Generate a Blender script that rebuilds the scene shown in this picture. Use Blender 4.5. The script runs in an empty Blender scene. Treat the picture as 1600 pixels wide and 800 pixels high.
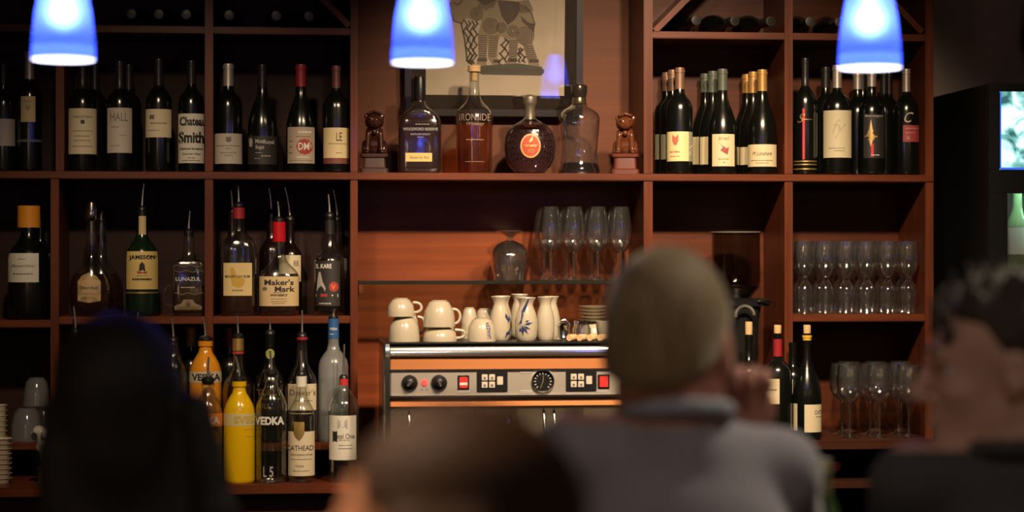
import bpy, bmesh, math, random
import numpy as np
from mathutils import Vector, Matrix
random.seed(7); np.random.seed(7)
S = bpy.context.scene
COL = S.collection

# ------------------------------------------------------------------ camera, world, lights, exposure
FPX, THETA, CAMZ, CAMD = 3180.0, math.atan(340/3180.0), 1.65, 6.0
cd = bpy.data.cameras.new('camera'); cam = bpy.data.objects.new('camera', cd); COL.objects.link(cam)
cam.location = (0, -CAMD, CAMZ); cam.rotation_euler = (math.pi/2, 0, -THETA)
cd.sensor_width = 36; cd.lens = FPX*36/1600; cd.clip_start = .05
cd.dof.use_dof = True; cd.dof.focus_distance = 6.05; cd.dof.aperture_fstop = 1.85
S.camera = cam
vs = S.view_settings
vs.view_transform = 'Standard'; vs.look = 'None'; vs.gamma = 1; vs.use_curve_mapping = False
vs.exposure = 0.05
w = bpy.data.worlds.new('world'); S.world = w; w.use_nodes = True
w.node_tree.nodes['Background'].inputs[0].default_value = (1.0, .72, .55, 1)
w.node_tree.nodes['Background'].inputs[1].default_value = .02
S.cycles.max_bounces = 10; S.cycles.transparent_max_bounces = 40; S.cycles.transmission_bounces = 10
S.cycles.caustics_reflective = False; S.cycles.caustics_refractive = False
S.cycles.sample_clamp_indirect = 4

# ------------------------------------------------------------------ pixel -> world
CT, ST = math.cos(THETA), math.sin(THETA)
def P(px, py, Y=0.0):
    u = (px-800)/FPX; v = (400-py)/FPX
    d = Vector((ST+u*CT, CT-u*ST, v)); t = (Y+CAMD)/d.y
    return Vector((0, -CAMD, CAMZ)) + d*t
def MPP(px, Y=0.0):                       # metres per pixel there
    u = (px-800)/FPX
    return (Y+CAMD)/(CT-u*ST)/FPX
def FACE(px):                             # z rotation that turns a thing's front (-Y) to the viewer's side
    p = P(px, 400, 0); return math.atan2(p.x, CAMD)*-1.0

# ------------------------------------------------------------------ mesh helpers
class MB:
    def __init__(s): s.v = []; s.f = []
    def add(s, vs_, fs):
        o = len(s.v); s.v += [tuple(p) for p in vs_]; s.f += [[i+o for i in f] for f in fs]; return s
    def box(s, x0, x1, y0, y1, z0, z1, b=0.0):
        if b <= 0:
            return s.add([(x, y, z) for z in (z0, z1) for y in (y0, y1) for x in (x0, x1)],
                  [(0, 2, 3, 1), (4, 5, 7, 6), (0, 1, 5, 4), (2, 6, 7, 3), (0, 4, 6, 2), (1, 3, 7, 5)])
        bm = bmesh.new(); bmesh.ops.create_cube(bm, size=1)
        for q in bm.verts:
            q.co = Vector(((x0+x1)/2+q.co.x*(x1-x0), (y0+y1)/2+q.co.y*(y1-y0), (z0+z1)/2+q.co.z*(z1-z0)))
        bmesh.ops.bevel(bm, geom=bm.edges[:], offset=b, segments=2, affect='EDGES', clamp_overlap=True)
        bm.verts.index_update()
        s.add([q.co[:] for q in bm.verts], [[q.index for q in f.verts] for f in bm.faces]); bm.free(); return s
    def loft(s, secs, n=28, cap0=True, cap1=True):     # (z, rx, ry, p[, cx, cy])
        vs_ = []
        for c in secs:
            z, rx, ry, p = c[:4]; cx, cy = (c[4], c[5]) if len(c) > 4 else (0, 0)
            for i in range(n):
                a = 2*math.pi*(i+.5)/n; ca, sa = math.cos(a), math.sin(a); e = 2.0/p
                vs_.append((cx+rx*math.copysign(abs(ca)**e, ca), cy+ry*math.copysign(abs(sa)**e, sa), z))
        fs = []
        for k in range(len(secs)-1):
            for i in range(n):
                j = (i+1) % n; fs.append((k*n+i, k*n+j, (k+1)*n+j, (k+1)*n+i))
        if cap0: fs.append(tuple(range(n-1, -1, -1)))
        if cap1: fs.append(tuple((len(secs)-1)*n+i for i in range(n)))
        return s.add(vs_, fs)
    def lathe(s, prof, n=28, cap0=True, cap1=True):    # (r, z)
        return s.loft([(z, r, r, 2) for r, z in prof], n, cap0, cap1)
    def tube(s, pts, r, n=8, caps=True):
        pts = [Vector(p) for p in pts]; rs = r if isinstance(r, (list, tuple)) else [r]*len(pts)
        vs_ = []; prev = None
        for i, p in enumerate(pts):
            t = (pts[min(i+1, len(pts)-1)]-pts[max(i-1, 0)]).normalized()
            if prev is None:
                a = Vector((0, 0, 1)) if abs(t.z) < .9 else Vector((1, 0, 0)); nx = t.cross(a).normalized()
            else: nx = (prev-t*prev.dot(t)).normalized()
            prev = nx; ny = t.cross(nx)
            vs_ += [p+(nx*math.cos(2*math.pi*k/n)+ny*math.sin(2*math.pi*k/n))*rs[i] for k in range(n)]
        fs = [(i*n+k, i*n+(k+1) % n, (i+1)*n+(k+1) % n, (i+1)*n+k) for i in range(len(pts)-1) for k in range(n)]
        if caps: fs += [tuple(range(n-1, -1, -1)), tuple((len(pts)-1)*n+k for k in range(n))]
        return s.add(vs_, fs)
    def sphere(s, c, r, nu=14, nv=8):
        r = (r, r, r) if not isinstance(r, (tuple, list)) else r
        secs = [(c[2]-r[2]*math.cos(math.pi*k/nv), max(r[0]*math.sin(math.pi*k/nv), 1e-5), max(r[1]*math.sin(math.pi*k/nv), 1e-5), 2, c[0], c[1]) for k in range(nv+1)]
        return s.loft(secs, nu)
    def prism(s, poly, y0, y1):                        # polygon in (x, z), extruded from y0 to y1
        n = len(poly)
        v_ = [(x, y0, z) for x, z in poly]+[(x, y1, z) for x, z in poly]
        return s.add(v_, [tuple(range(n)), tuple(range(2*n-1, n-1, -1))]+[(i, n+i, n+(i+1) % n, (i+1) % n) for i in range(n)])
    def shift(s, d):
        s.v = [(x+d[0], y+d[1], z+d[2]) for x, y, z in s.v]; return s
    def mesh(s, name, mat, smooth=True, ang=40):
        me = bpy.data.meshes.new(name); me.from_pydata(s.v, [], s.f); me.update()
        bm = bmesh.new(); bm.from_mesh(me); bmesh.ops.recalc_face_normals(bm, faces=bm.faces[:]); bm.to_mesh(me); bm.free()
        if smooth:
            me.polygons.foreach_set('use_smooth', [True]*len(me.polygons)); me.set_sharp_from_angle(angle=math.radians(ang))
        if mat is not None: me.materials.append(mat)
        return me
    def build(s, name, mat, parent=None, loc=None, rz=0, smooth=True, ang=40):
        return link(name, s.mesh(name, mat, smooth, ang), parent, loc, rz)
def link(name, me, parent=None, loc=None, rz=0):
    o = bpy.data.objects.new(name, me); COL.objects.link(o)
    if parent is not None: o.parent = parent
    if loc is not None: o.location = loc
    o.rotation_euler.z = rz
    return o
def tag(o, label=None, cat=None, group=None, kind=None):
    if label: o['label'] = label
    if cat: o['category'] = cat
    if group: o['group'] = group
    if kind: o['kind'] = kind
    return o
def thing(name, label, cat, loc=(0, 0, 0), rz=0, group=None):
    o = bpy.data.objects.new(name, None); COL.objects.link(o); o.empty_display_size = .05
    o.location = loc; o.rotation_euler.z = rz
    return tag(o, label, cat, group)
def dup(root, loc, rz=None, label=None):
    r = root.copy(); COL.objects.link(r); r.location = loc
    if rz is not None: r.rotation_euler.z = rz
    if label: r['label'] = label
    for ch in list(root.children):
        c = ch.copy(); COL.objects.link(c); c.parent = r
        for g in list(ch.children):
            d = g.copy(); COL.objects.link(d); d.parent = c
    return r

# ------------------------------------------------------------------ materials
MATS = {}
def bs(m): return m.node_tree.nodes['Principled BSDF']
def mat(name, col, rough=.5, metal=0, spec=.5, coat=0, emit=None, es=0, noise=0, nscale=40, bump=0):
    if name in MATS: return MATS[name]
    m = bpy.data.materials.new(name); m.use_nodes = True; MATS[name] = m; b = bs(m); nt = m.node_tree
    b.inputs['Base Color'].default_value = (*col, 1); b.inputs['Roughness'].default_value = rough
    b.inputs['Metallic'].default_value = metal; b.inputs['Specular IOR Level'].default_value = spec
    b.inputs['Coat Weight'].default_value = coat; b.inputs['Coat Roughness'].default_value = .08
    if emit: b.inputs['Emission Color'].default_value = (*emit, 1); b.inputs['Emission Strength'].default_value = es
    if noise or bump:
        tc = nt.nodes.new('ShaderNodeTexCoord'); n = nt.nodes.new('ShaderNodeTexNoise')
        n.inputs['Scale'].default_value = nscale; n.inputs['Detail'].default_value = 4
        nt.links.new(tc.outputs['Object'], n.inputs['Vector'])
        if noise:
            r = nt.nodes.new('ShaderNodeValToRGB')
            r.color_ramp.elements[0].position = .3; r.color_ramp.elements[1].position = .7
            r.color_ramp.elements[0].color = (*[c*(1-noise) for c in col], 1); r.color_ramp.elements[1].color = (*[min(1, c*(1+noise)) for c in col], 1)
            nt.links.new(n.outputs['Fac'], r.inputs[0]); nt.links.new(r.outputs[0], b.inputs['Base Color'])
        if bump:
            bp = nt.nodes.new('ShaderNodeBump'); bp.inputs['Strength'].default_value = bump; bp.inputs['Distance'].default_value = .002
            nt.links.new(n.outputs['Fac'], bp.inputs['Height']); nt.links.new(bp.outputs[0], b.inputs['Normal'])
    return m
def wood(name, c0, c1, rough=.38, axis='x', scale=1.0, coat=.03):
    if name in MATS: return MATS[name]
    m = mat(name, c0, rough, coat=coat, spec=.25); nt = m.node_tree; b = bs(m)
    tc = nt.nodes.new('ShaderNodeTexCoord'); mp = nt.nodes.new('ShaderNodeMapping')
    sc = {'x': (1.2, 30, 30), 'z': (30, 30, 1.2)}[axis]; mp.inputs['Scale'].default_value = [k*scale for k in sc]
    n = nt.nodes.new('ShaderNodeTexNoise'); n.inputs['Scale'].default_value = 2.2; n.inputs['Detail'].default_value = 6; n.inputs['Distortion'].default_value = .6
    n2 = nt.nodes.new('ShaderNodeTexNoise'); n2.inputs['Scale'].default_value = 3.0
    mx = nt.nodes.new('ShaderNodeMath'); mx.operation = 'MULTIPLY_ADD'; mx.inputs[1].default_value = .5
    r = nt.nodes.new('ShaderNodeValToRGB'); r.color_ramp.elements[0].position = .35; r.color_ramp.elements[1].position = .8
    r.color_ramp.elements[0].color = (*c0, 1); r.color_ramp.elements[1].color = (*c1, 1)
    L = nt.links.new
    L(tc.outputs['Object'], mp.inputs[0]); L(mp.outputs[0], n.inputs['Vector']); L(tc.outputs['Object'], n2.inputs['Vector'])
    L(n2.outputs['Fac'], mx.inputs[0]); 
    md = nt.nodes.new('ShaderNodeMath'); md.operation = 'MULTIPLY'; md.inputs[1].default_value = .55
    L(n.outputs['Fac'], md.inputs[0]); L(md.outputs[0], mx.inputs[2]); L(mx.outputs[0], r.inputs[0]); L(r.outputs[0], b.inputs['Base Color'])
    bp = nt.nodes.new('ShaderNodeBump'); bp.inputs['Strength'].default_value = .12; bp.inputs['Distance'].default_value = .001
    L(n.outputs['Fac'], bp.inputs['Height']); L(bp.outputs[0], b.inputs['Normal'])
    return m
def thin_glass(name, tint=(.95, .96, .95), ior=1.5, rough=.02, boost=1.0, frost=0, bump=0, bscale=70):
    if name in MATS: return MATS[name]
    m = bpy.data.materials.new(name); m.use_nodes = True; MATS[name] = m; nt = m.node_tree; nt.nodes.clear(); L = nt.links.new
    out = nt.nodes.new('ShaderNodeOutputMaterial'); mx = nt.nodes.new('ShaderNodeMixShader')
    tr = nt.nodes.new('ShaderNodeBsdfTransparent'); tr.inputs[0].default_value = (*tint, 1)
    gl = nt.nodes.new('ShaderNodeBsdfGlossy'); gl.inputs['Roughness'].default_value = rough; gl.inputs[0].default_value = (1, 1, 1, 1)
    lw = nt.nodes.new('ShaderNodeLayerWeight'); lw.inputs['Blend'].default_value = .5      # Schlick: F0 + (1-F0)*facing^5, the same from both sides
    if bump:
        tc = nt.nodes.new('ShaderNodeTexCoord'); nz = nt.nodes.new('ShaderNodeTexNoise'); nz.inputs['Scale'].default_value = bscale; nz.inputs['Detail'].default_value = 1
        bp = nt.nodes.new('ShaderNodeBump'); bp.inputs['Strength'].default_value = bump; bp.inputs['Distance'].default_value = .006
        L(tc.outputs['Object'], nz.inputs['Vector']); L(nz.outputs['Fac'], bp.inputs['Height']); L(bp.outputs[0], gl.inputs['Normal'])
    f0 = ((ior-1)/(ior+1))**2*boost
    pw = nt.nodes.new('ShaderNodeMath'); pw.operation = 'POWER'; pw.inputs[1].default_value = 5/boost
    mu = nt.nodes.new('ShaderNodeMath'); mu.operation = 'MULTIPLY_ADD'; mu.inputs[1].default_value = 1-f0; mu.inputs[2].default_value = f0
    L(lw.outputs['Facing'], pw.inputs[0]); L(pw.outputs[0], mu.inputs[0]); L(mu.outputs[0], mx.inputs[0])
    first = tr.outputs[0]
    if frost:
        df = nt.nodes.new('ShaderNodeBsdfDiffuse'); df.inputs[0].default_value = (.75, .78, .8, 1)
        m2 = nt.nodes.new('ShaderNodeMixShader'); m2.inputs[0].default_value = frost
        L(tr.outputs[0], m2.inputs[1]); L(df.outputs[0], m2.inputs[2]); first = m2.outputs[0]
    L(first, mx.inputs[1]); L(gl.outputs[0], mx.inputs[2]); L(mx.outputs[0], out.inputs[0])
    return m
WOOD = wood('mahogany_grain_long', (.075, .017, .007), (.20, .052, .019))
WOODV = wood('mahogany_grain_upright', (.075, .017, .007), (.20, .052, .019), axis='z')
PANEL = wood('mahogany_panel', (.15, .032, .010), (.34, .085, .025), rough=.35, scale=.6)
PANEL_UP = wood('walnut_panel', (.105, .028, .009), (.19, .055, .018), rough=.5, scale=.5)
DARKWOOD = wood('dark_stained_wood', (.035, .012, .008), (.08, .026, .014))
GLASS = thin_glass('clear_glass', (.965, .97, .965), boost=3.2, rough=.05, frost=.013, bump=.2, bscale=45)
GLASSB = thin_glass('bottle_glass', (.93, .95, .93), boost=2.4, rough=.12, frost=.004, bump=.12, bscale=40)
PANE = thin_glass('picture_glass', (.985, .985, .985), ior=1.9, rough=.0)
FROST = thin_glass('frosted_glass', (.85, .88, .92), frost=.2, rough=.2)
DKGLASS = mat('dark_bottle_glass', (.004, .005, .004), .19, spec=.9)
BRGLASS = mat('brown_black_bottle_glass', (.010, .004, .003), .19, spec=.9)
GRGLASS = mat('dark_green_bottle_glass', (.006, .018, .008), .19, spec=.9)
CHROME = mat('chrome', (.75, .74, .72), .16, 1)
SPOUT = mat('polished_spout_steel', (.85, .83, .80), .34, 1)
STEEL = mat('brushed_steel', (.66, .61, .54), .5, 1)
ORANGE_METAL = mat('orange_metal_band', (.36, .135, .045), .5, .7)  # orange metal tone of the two bands on the machine
BLACK = mat('black_plastic', (.010, .010, .011), .35)
BLACKM = mat('black_cabinet_paint', (.008, .009, .010), .42)
PORC = mat('cream_porcelain', (.50, .445, .345), .22, coat=.4)
CORK = mat('cork', (.62, .42, .20), .8, noise=.25, nscale=250)
PAPER = mat('cream_label_paper', (.72, .64, .45), .7, noise=.04)
def colmat(name, c, rough=.55): return mat(name, c, rough)
INK = colmat('black_ink', (.02, .018, .016)); WHITE = colmat('white_ink', (.75, .74, .70)); REDINK = colmat('red_ink', (.38, .04, .03))
GREYINK = colmat('grey_ink', (.17, .14, .11)); GOLD = mat('gold_foil', (.72, .48, .16), .35, .8); BLUEINK = colmat('blue_ink', (.02, .03, .12))
def liquor(name, col, rough=.03): return thin_glass(name, col, ior=1.33)

# ------------------------------------------------------------------ lettering
TXT = {}
def text_geo(s, bold=0.0, shear=0.0, spacing=1.0):
    k = (s, bold, shear, spacing)
    if k in TXT: return TXT[k]
    cu = bpy.data.curves.new('lettering', 'FONT'); cu.body = s; cu.size = 1; cu.offset = bold; cu.shear = shear; cu.space_character = spacing
    cu.resolution_u = 3; cu.fill_mode = 'FRONT'
    o = bpy.data.objects.new('lettering', cu); COL.objects.link(o)
    dg = bpy.context.evaluated_depsgraph_get(); me = bpy.data.meshes.new_from_object(o.evaluated_get(dg))
    v = np.array([q.co[:] for q in me.vertices]) if len(me.vertices) else np.zeros((1, 3))
    f = [list(p.vertices) for p in me.polygons]
    bpy.data.objects.remove(o); bpy.data.curves.remove(cu); bpy.data.meshes.remove(me)
    lo, hi = v.min(0), v.max(0)
    x = (v[:, 0]-(lo[0]+hi[0])/2)/max(hi[0]-lo[0], 1e-6); y = (v[:, 1]-(lo[1]+hi[1])/2)/max(hi[1]-lo[1], 1e-6)
    TXT[k] = (np.stack([x, y], 1), f); return TXT[k]
def flat_text(s, cx, cz, wd, ht, y, m, parent, bold=.01, shear=0, name='lettering', loc=None, rot=0):
    v, f = text_geo(s, bold, shear); mb = MB(); c, n = math.cos(rot), math.sin(rot)
    mb.add([(cx+(a*wd*c-b*ht*n), y, cz+(a*wd*n+b*ht*c)) for a, b in v], f)
    return mb.build(name, m, parent, loc, smooth=False)
# ------------------------------------------------------------------ lamps of the room and added fill lamps (fixtures with their light)
def ceiling_spot(x, y, z, target, energy, size, label, col=(1, .74, .48), radius=.065, blend=1.0):
    t = thing('ceiling_spotlight', label, 'spotlight', (x, y, z), group='spotlights on the ceiling track')
    d = (Vector(target)-Vector((x, y, z))).normalized(); q = d.to_track_quat('-Z', 'Y')
    mb = MB(); mb.lathe([(.030, .16), (.050, .15), (.055, .02), (.055, -.005), (.047, -.005), (.045, .012)], 20, True, True)
    o = mb.build('canister', BLACK, t); o.rotation_euler = q.to_euler()
    st = MB(); st.tube([Vector(d)*-.12, (0, 0, 3.288-z)], .008); st.build('stem', BLACK, t)
    l = bpy.data.lights.new('spot_bulb', 'SPOT'); l.energy = energy; l.color = col; l.spot_size = math.radians(size); l.spot_blend = blend; l.shadow_soft_size = radius
    lo = bpy.data.objects.new('spot_bulb', l); COL.objects.link(lo); lo.parent = t; lo.location = Vector(d)*.03; lo.rotation_euler = q.to_euler()
    return t
ceiling_spot(.80, -2.25, 3.1, (.90, 0, 1.46), 290, 52, 'black ceiling spotlight aimed at the coffee machine bay')
ceiling_spot(1.25, -2.25, 3.1, (1.10, 0, 1.46), 270, 58, 'black ceiling spotlight aimed at the right wine shelves')
ceiling_spot(-.35, -2.3, 3.1, (-.22, 0, 1.30), 130, 46, 'black ceiling spotlight aimed at the left liquor shelves')
ceiling_spot(1.9, -2.75, 3.1, (1.0, -3.15, 1.5), 100, 50, 'added black ceiling spotlight above the seated guests for rim light', col=(1, .88, .66))  # unseen lamp added for a bright rim on the blond man's head
ceiling_spot(.55, -5.0, 3.1, (.5, -3.0, 1.25), 28, 62, 'added black fill spotlight behind us aimed at the guests', col=(1, .86, .80), radius=.12)  # no such fixture known, added to brighten the guests' backs
ceiling_spot(-.95, -3.85, 3.1, (.05, -4.22, 1.44), 210, 30, 'added black fill spotlight aimed at the nearest woman', col=(1, .66, .42))  # added out of view to light the nearest woman's face
def globe(x, y, z, e, label):  # unseen globes, added for glints on the glass and some fill light
    t = thing('added_globe_lamp', label, 'lamp', (x, y, z), group='added globe lamps in the dining room')
    MB().sphere((0, 0, 0), .042, 24, 14).build('globe', mat('added_opal_globe_%d' % e, (1, .9, .8), .4, emit=(1, .74, .48), es=e*4.5), t)
    MB().lathe([(.02, .036), (.02, .06), (.008, .10)], 16).build('cap', BLACK, t)
    MB().tube([(0, 0, .09), (0, 0, 3.297-z)], .003, 6).build('cord', BLACK, t)
globe(-.95, -4.05, 1.90, 14, 'added globe lamp hanging left of the nearest guest')
globe(-1.3, -7.0, 2.3, 8, 'added globe lamp hanging at the left of the dining room')
globe(.6, -7.6, 2.3, 8, 'added globe lamp hanging in the middle of the dining room')
globe(2.4, -6.6, 2.3, 8, 'added globe lamp hanging at the right of the dining room')
globe(2.9, -4.4, 2.2, 10, 'added globe lamp hanging right of the guests')
for x_, w_ in ((-1.9, 'leftmost'), (-.5, 'second'), (.9, 'third'), (2.3, 'rightmost')):
    ceiling_spot(x_, -7.4, 3.1, (x_+.2, -9, 1.4), 20, 110, w_+' added ceiling spotlight washing the wall behind the guests')  # invented wall washers, the lit wall feeds metal reflections and soft fill

PEND_Y = -2.17
def pendant(cx, ybot, wd, label):
    b = P(cx, ybot-6, PEND_Y); k = wd/2*MPP(cx, PEND_Y)
    t = thing('pendant_lamp', label, 'lamp', b, group='blue glass pendant lamps over the bar')
    prof = [(1.0, 0), (1.0, .18), (.985, .55), (.95, 1.0), (.88, 1.55), (.78, 2.1), (.64, 2.6), (.46, 2.95), (.28, 3.1)]
    MB().lathe([(r*k, z*k) for r, z in prof], 40, False, False).build('shade', BLUEG, t)
    MB().lathe([(.955*k, 0), (.955*k, .18*k), (.945*k, .42*k)], 40, False, False).build('shade_lining', WHITEG, t)
    MB().lathe([(k, 0), (k*1.008, k*.02), (k*.98, k*.03), (k*.955, 0)], 40, False, False).build('shade_rim', WHITEG, t)
    MB().lathe([(k*.34, k*2.95), (k*.34, k*3.35), (k*.14, k*3.6)], 20).build('cap', CHROME, t)
    MB().tube([(0, 0, k*3.5), (0, 0, 3.297-b.z)], .003, 6).build('cord', BLACK, t)
    MB().lathe([(k*.03, k*1.02), (k*.20, k*1.08), (k*.34, k*1.25), (k*.40, k*1.5), (k*.34, k*1.75), (k*.20, k*1.98), (k*.14, k*2.15), (k*.14, k*2.9)], 20).build('bulb', BULB, t)
    return t
def transl(name, col, emit, es, fwd, rough=.5):
    m = bpy.data.materials.new(name); m.use_nodes = True; nt = m.node_tree; nt.nodes.clear(); L = nt.links.new
    out = nt.nodes.new('ShaderNodeOutputMaterial'); a = nt.nodes.new('ShaderNodeBsdfTranslucent'); a.inputs[0].default_value = (*col, 1)
    d = nt.nodes.new('ShaderNodeBsdfRefraction'); d.inputs[0].default_value = (*col, 1); d.inputs['IOR'].default_value = 1.4; d.inputs['Roughness'].default_value = rough
    mx = nt.nodes.new('ShaderNodeMixShader'); mx.inputs[0].default_value = fwd
    e = nt.nodes.new('ShaderNodeEmission'); e.inputs[0].default_value = (*emit, 1); e.inputs[1].default_value = es; ad = nt.nodes.new('ShaderNodeAddShader')
    L(a.outputs[0], mx.inputs[1]); L(d.outputs[0], mx.inputs[2]); L(mx.outputs[0], ad.inputs[0]); L(e.outputs[0], ad.inputs[1]); L(ad.outputs[0], out.inputs[0])
    return m
BLUEG = transl('cobalt_shade_glass', (.045, .10, .95), (.008, .02, 1.0), .45, .5, .85)
WHITEG = transl('opal_lining_glass', (.85, .88, .9), (1, .95, .95), 2.6, .0)
BULB = mat('lit_bulb', (1, .9, .8), .5, emit=(1, .9, .75), es=50)
pendant(99, 100, 97, 'leftmost blue glass pendant lamp in front of the dark left shelves')
pendant(660, 105, 95, 'middle blue glass pendant lamp hanging before the elephant picture')
pendant(1359, 113, 97, 'rightmost blue glass pendant lamp hanging before the right wine shelf')

# ------------------------------------------------------------------ the room
RX0, RX1, RY0, RY1, RZ = -2.6, 3.6, -9.0, .36, 3.3
def struct(name, mb, m, label=None): return tag(mb.build(name, m, smooth=False), label, None, None, 'structure')
WALLM = mat('warm_grey_wall_paint', (.50, .41, .36), .8, noise=.08, nscale=6, bump=.05)
FLOORM = wood('dark_floor_boards', (.03, .016, .010), (.07, .036, .02))
CEILM = mat('dark_ceiling_paint', (.10, .085, .075), .9)
struct('floor', MB().box(RX0, RX1, RY0, RY1, -.1, 0), FLOORM)
struct('ceiling', MB().box(RX0, RX1, RY0, RY1, RZ, RZ+.1), CEILM)
struct('wall_back', MB().box(RX0, RX1, RY1, RY1+.1, 0, RZ), WALLM)
struct('wall_left', MB().box(RX0-.1, RX0, RY0, RY1, 0, RZ), WALLM)
struct('wall_right', MB().box(RX1, RX1+.1, RY0, RY1, 0, RZ), WALLM)
struct('wall_front', MB().box(RX0, RX1, RY0-.1, RY0, 0, RZ), mat('ochre_wall_paint', (.62, .48, .34), .8, noise=.08, nscale=6))
# ------------------------------------------------------------------ back bar shelving
BAR = thing('bar_shelving', 'tall mahogany back bar shelving filled with bottles and glasses', 'shelving', (0, .15, 0))
D = .28
BO = -BAR.location
def board(x0, x1, y0, y1, m=None, Y0=0.0, Y1=D, name='shelf_board', parent=BAR, b=.002, z0=None, z1=None, o=None):
    a = P((x0+x1)/2, y0, Y0).z if z1 is None else z1; c = P((x0+x1)/2, y1, Y0).z if z0 is None else z0
    off = BO if o is None else o
    return MB().box(P(x0, 400, Y0).x, P(x1, 400, Y0).x, Y0, Y1, c, a, b).shift(off).build(name, m or WOOD, parent)
def ZT(px, y, Y=0.0): return P(px, y, Y).z
ZTOPL, ZTOPR = ZT(320, 41), ZT(1230, 51)
ZMID, ZMIDB = ZT(760, 270.5), ZT(760, 281.5)
ZLOW_A, ZLOW, ZLOWR = ZT(40, 500), ZT(380, 494), ZT(1340, 491)
ZSTEP = ZT(420, 692, -.085); ZFRONT = ZT(440, 757, -.21); ZRIGHT = ZT(1320, 688, -.18)
ZROOF = 2.86
# uprights
for x0, x1, zb in ((-150, -136, ZFRONT), (79, 92, ZFRONT), (320, 333, ZSTEP), (547.5, 559, ZFRONT), (1006, 1020, ZFRONT), (1226, 1239, ZRIGHT), (1446, 1459, .1)):
    if x0 == 1446: board(x0, x1, 0, 0, WOODV, name='upright', z0=.10, z1=ZROOF)
    else:
        board(x0, x1, 0, 0, WOODV, name='upright', z0=zb, z1=ZMIDB, b=.002)
        dx = 8 if x0 == 79 else 0
        board(x0+dx, x1+dx, 0, 0, WOODV, name='upright', z0=ZMID, z1=ZROOF, b=.002)
# mid shelf right across, then the shelves of each bay
board(-150, 1459, 0, 0, WOOD, z0=ZMIDB, z1=ZMID, Y0=-.006)
for x0, x1, zt in ((-136, 87, ZTOPL), (100, 320, ZTOPL), (333, 547.5, ZTOPL), (1020, 1226, ZTOPR), (1239, 1446, ZTOPR)):
    board(x0, x1, 0, 0, WOOD, z1=zt, z0=zt-.0205, Y0=.004)
for x0, x1, zt in ((-136, 79, ZLOW_A), (92, 320, ZLOW), (333, 547.5, ZLOW), (1239, 1446, ZLOWR)):
    board(x0, x1, 0, 0, WOOD, z1=zt, z0=zt-.0225, Y0=.004)
board(-150, 1459, 0, 0, WOOD, z0=ZROOF, z1=ZROOF+.03, name='top_board')
# back panels, one for each bay
def panel(x0, x1, z0, z1, m): board(x0, x1, 0, 0, m, Y0=D, Y1=D+.015, name='back_panel', z0=z0, z1=z1, b=0)
BACKD = wood('mahogany_back_board', (.06, .015, .006), (.16, .042, .015), rough=.45)  # ordinary mahogany tone for the right bays
BACKL = wood('darker_back_board', (.018, .006, .005), (.045, .014, .009), rough=.6, coat=0)  # left bays get a darker back board than the right ones
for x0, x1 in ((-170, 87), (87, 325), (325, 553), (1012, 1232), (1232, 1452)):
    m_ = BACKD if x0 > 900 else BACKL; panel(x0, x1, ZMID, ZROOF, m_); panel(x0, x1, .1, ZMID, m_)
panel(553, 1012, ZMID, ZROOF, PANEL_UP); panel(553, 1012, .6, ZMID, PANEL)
# diagonal boards of the bottle racks above
def diag(xa, ya, xb, yb):
    a, b = P(xa, ya), P(xb, yb); d = (b-a); n = Vector((-d.z, 0, d.x)).normalized()*.009
    MB().prism([(q.x, q.z) for q in (a-n, b-n, b+n, a+n)], .006, D).shift(BO).build('diagonal_board', WOODV, BAR)
diag(1024, 48, 1226, -155); diag(546, 40, 336, -170); diag(1442, 50, 1250, -150)
# wooden bracket blocks that carry the glass shelf
for x in (560.5, 998): MB().box(P(x, 0).x, P(x+7, 0).x, .005, D, ZT(700, 458), ZT(700, 444)-.0008, .001).shift(BO).build('bracket', WOOD, BAR)
# base: steps for the liquor, counters, cubbies
board(92, 547.5, 0, 0, WOOD, Y0=-.092, z1=ZSTEP, z0=ZSTEP-.022, name='step_board')
board(-150, 79, 0, 0, WOOD, Y0=-.005, z1=ZT(40, 692), z0=ZT(40, 703), name='step_board')
board(-150, 575, 0, 0, WOOD, Y0=-.215, z1=ZFRONT, z0=ZFRONT-.027, name='counter_board')
board(1140, 1220, 0, 0, DARKWOOD, Y0=-.18, Y1=-.045, z1=ZRIGHT, z0=ZRIGHT-.028, name='counter_board'); board(1140, 1148, 0, 0, DARKWOOD, Y0=-.17, Y1=-.05, z1=ZRIGHT-.028, z0=ZFRONT-.03, name='upright')
board(1220, 1459, 0, 0, DARKWOOD, Y0=-.18, z1=ZRIGHT, z0=ZRIGHT-.028, name='counter_board')
ZMACH = ZFRONT-.03
board(575, 1196, 0, 0, DARKWOOD, Y0=-.46, z1=ZMACH, z0=ZMACH-.03, name='counter_board')
for x0, x1, Y0, zt in ((-150, 575, -.16, ZFRONT-.027), (575, 1196, -.42, ZMACH-.03)):
    board(x0, x1, 0, 0, DARKWOOD, Y0=Y0, Y1=Y0+.02, z0=.1, z1=zt, name='base_front')
zc = ZT(1320, 752, -.165)
board(1226, 1446, 0, 0, DARKWOOD, Y0=-.165, z1=zc, z0=zc-.022, name='shelf_board')
for x in (1222, 1378, 1449): board(x, x+9, 0, 0, DARKWOOD, Y0=-.165, z0=.1 if x != 1378 else .1, z1=zc-.022 if x == 1378 else ZRIGHT-.028, name='upright')
board(1226, 1446, 0, 0, DARKWOOD, Y0=-.165, z0=.1, z1=.13, name='shelf_board')
board(-150, 1459, 0, 0, BLACKM, Y0=-.08, Y1=.26, z0=0, z1=.1, name='plinth')
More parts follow.
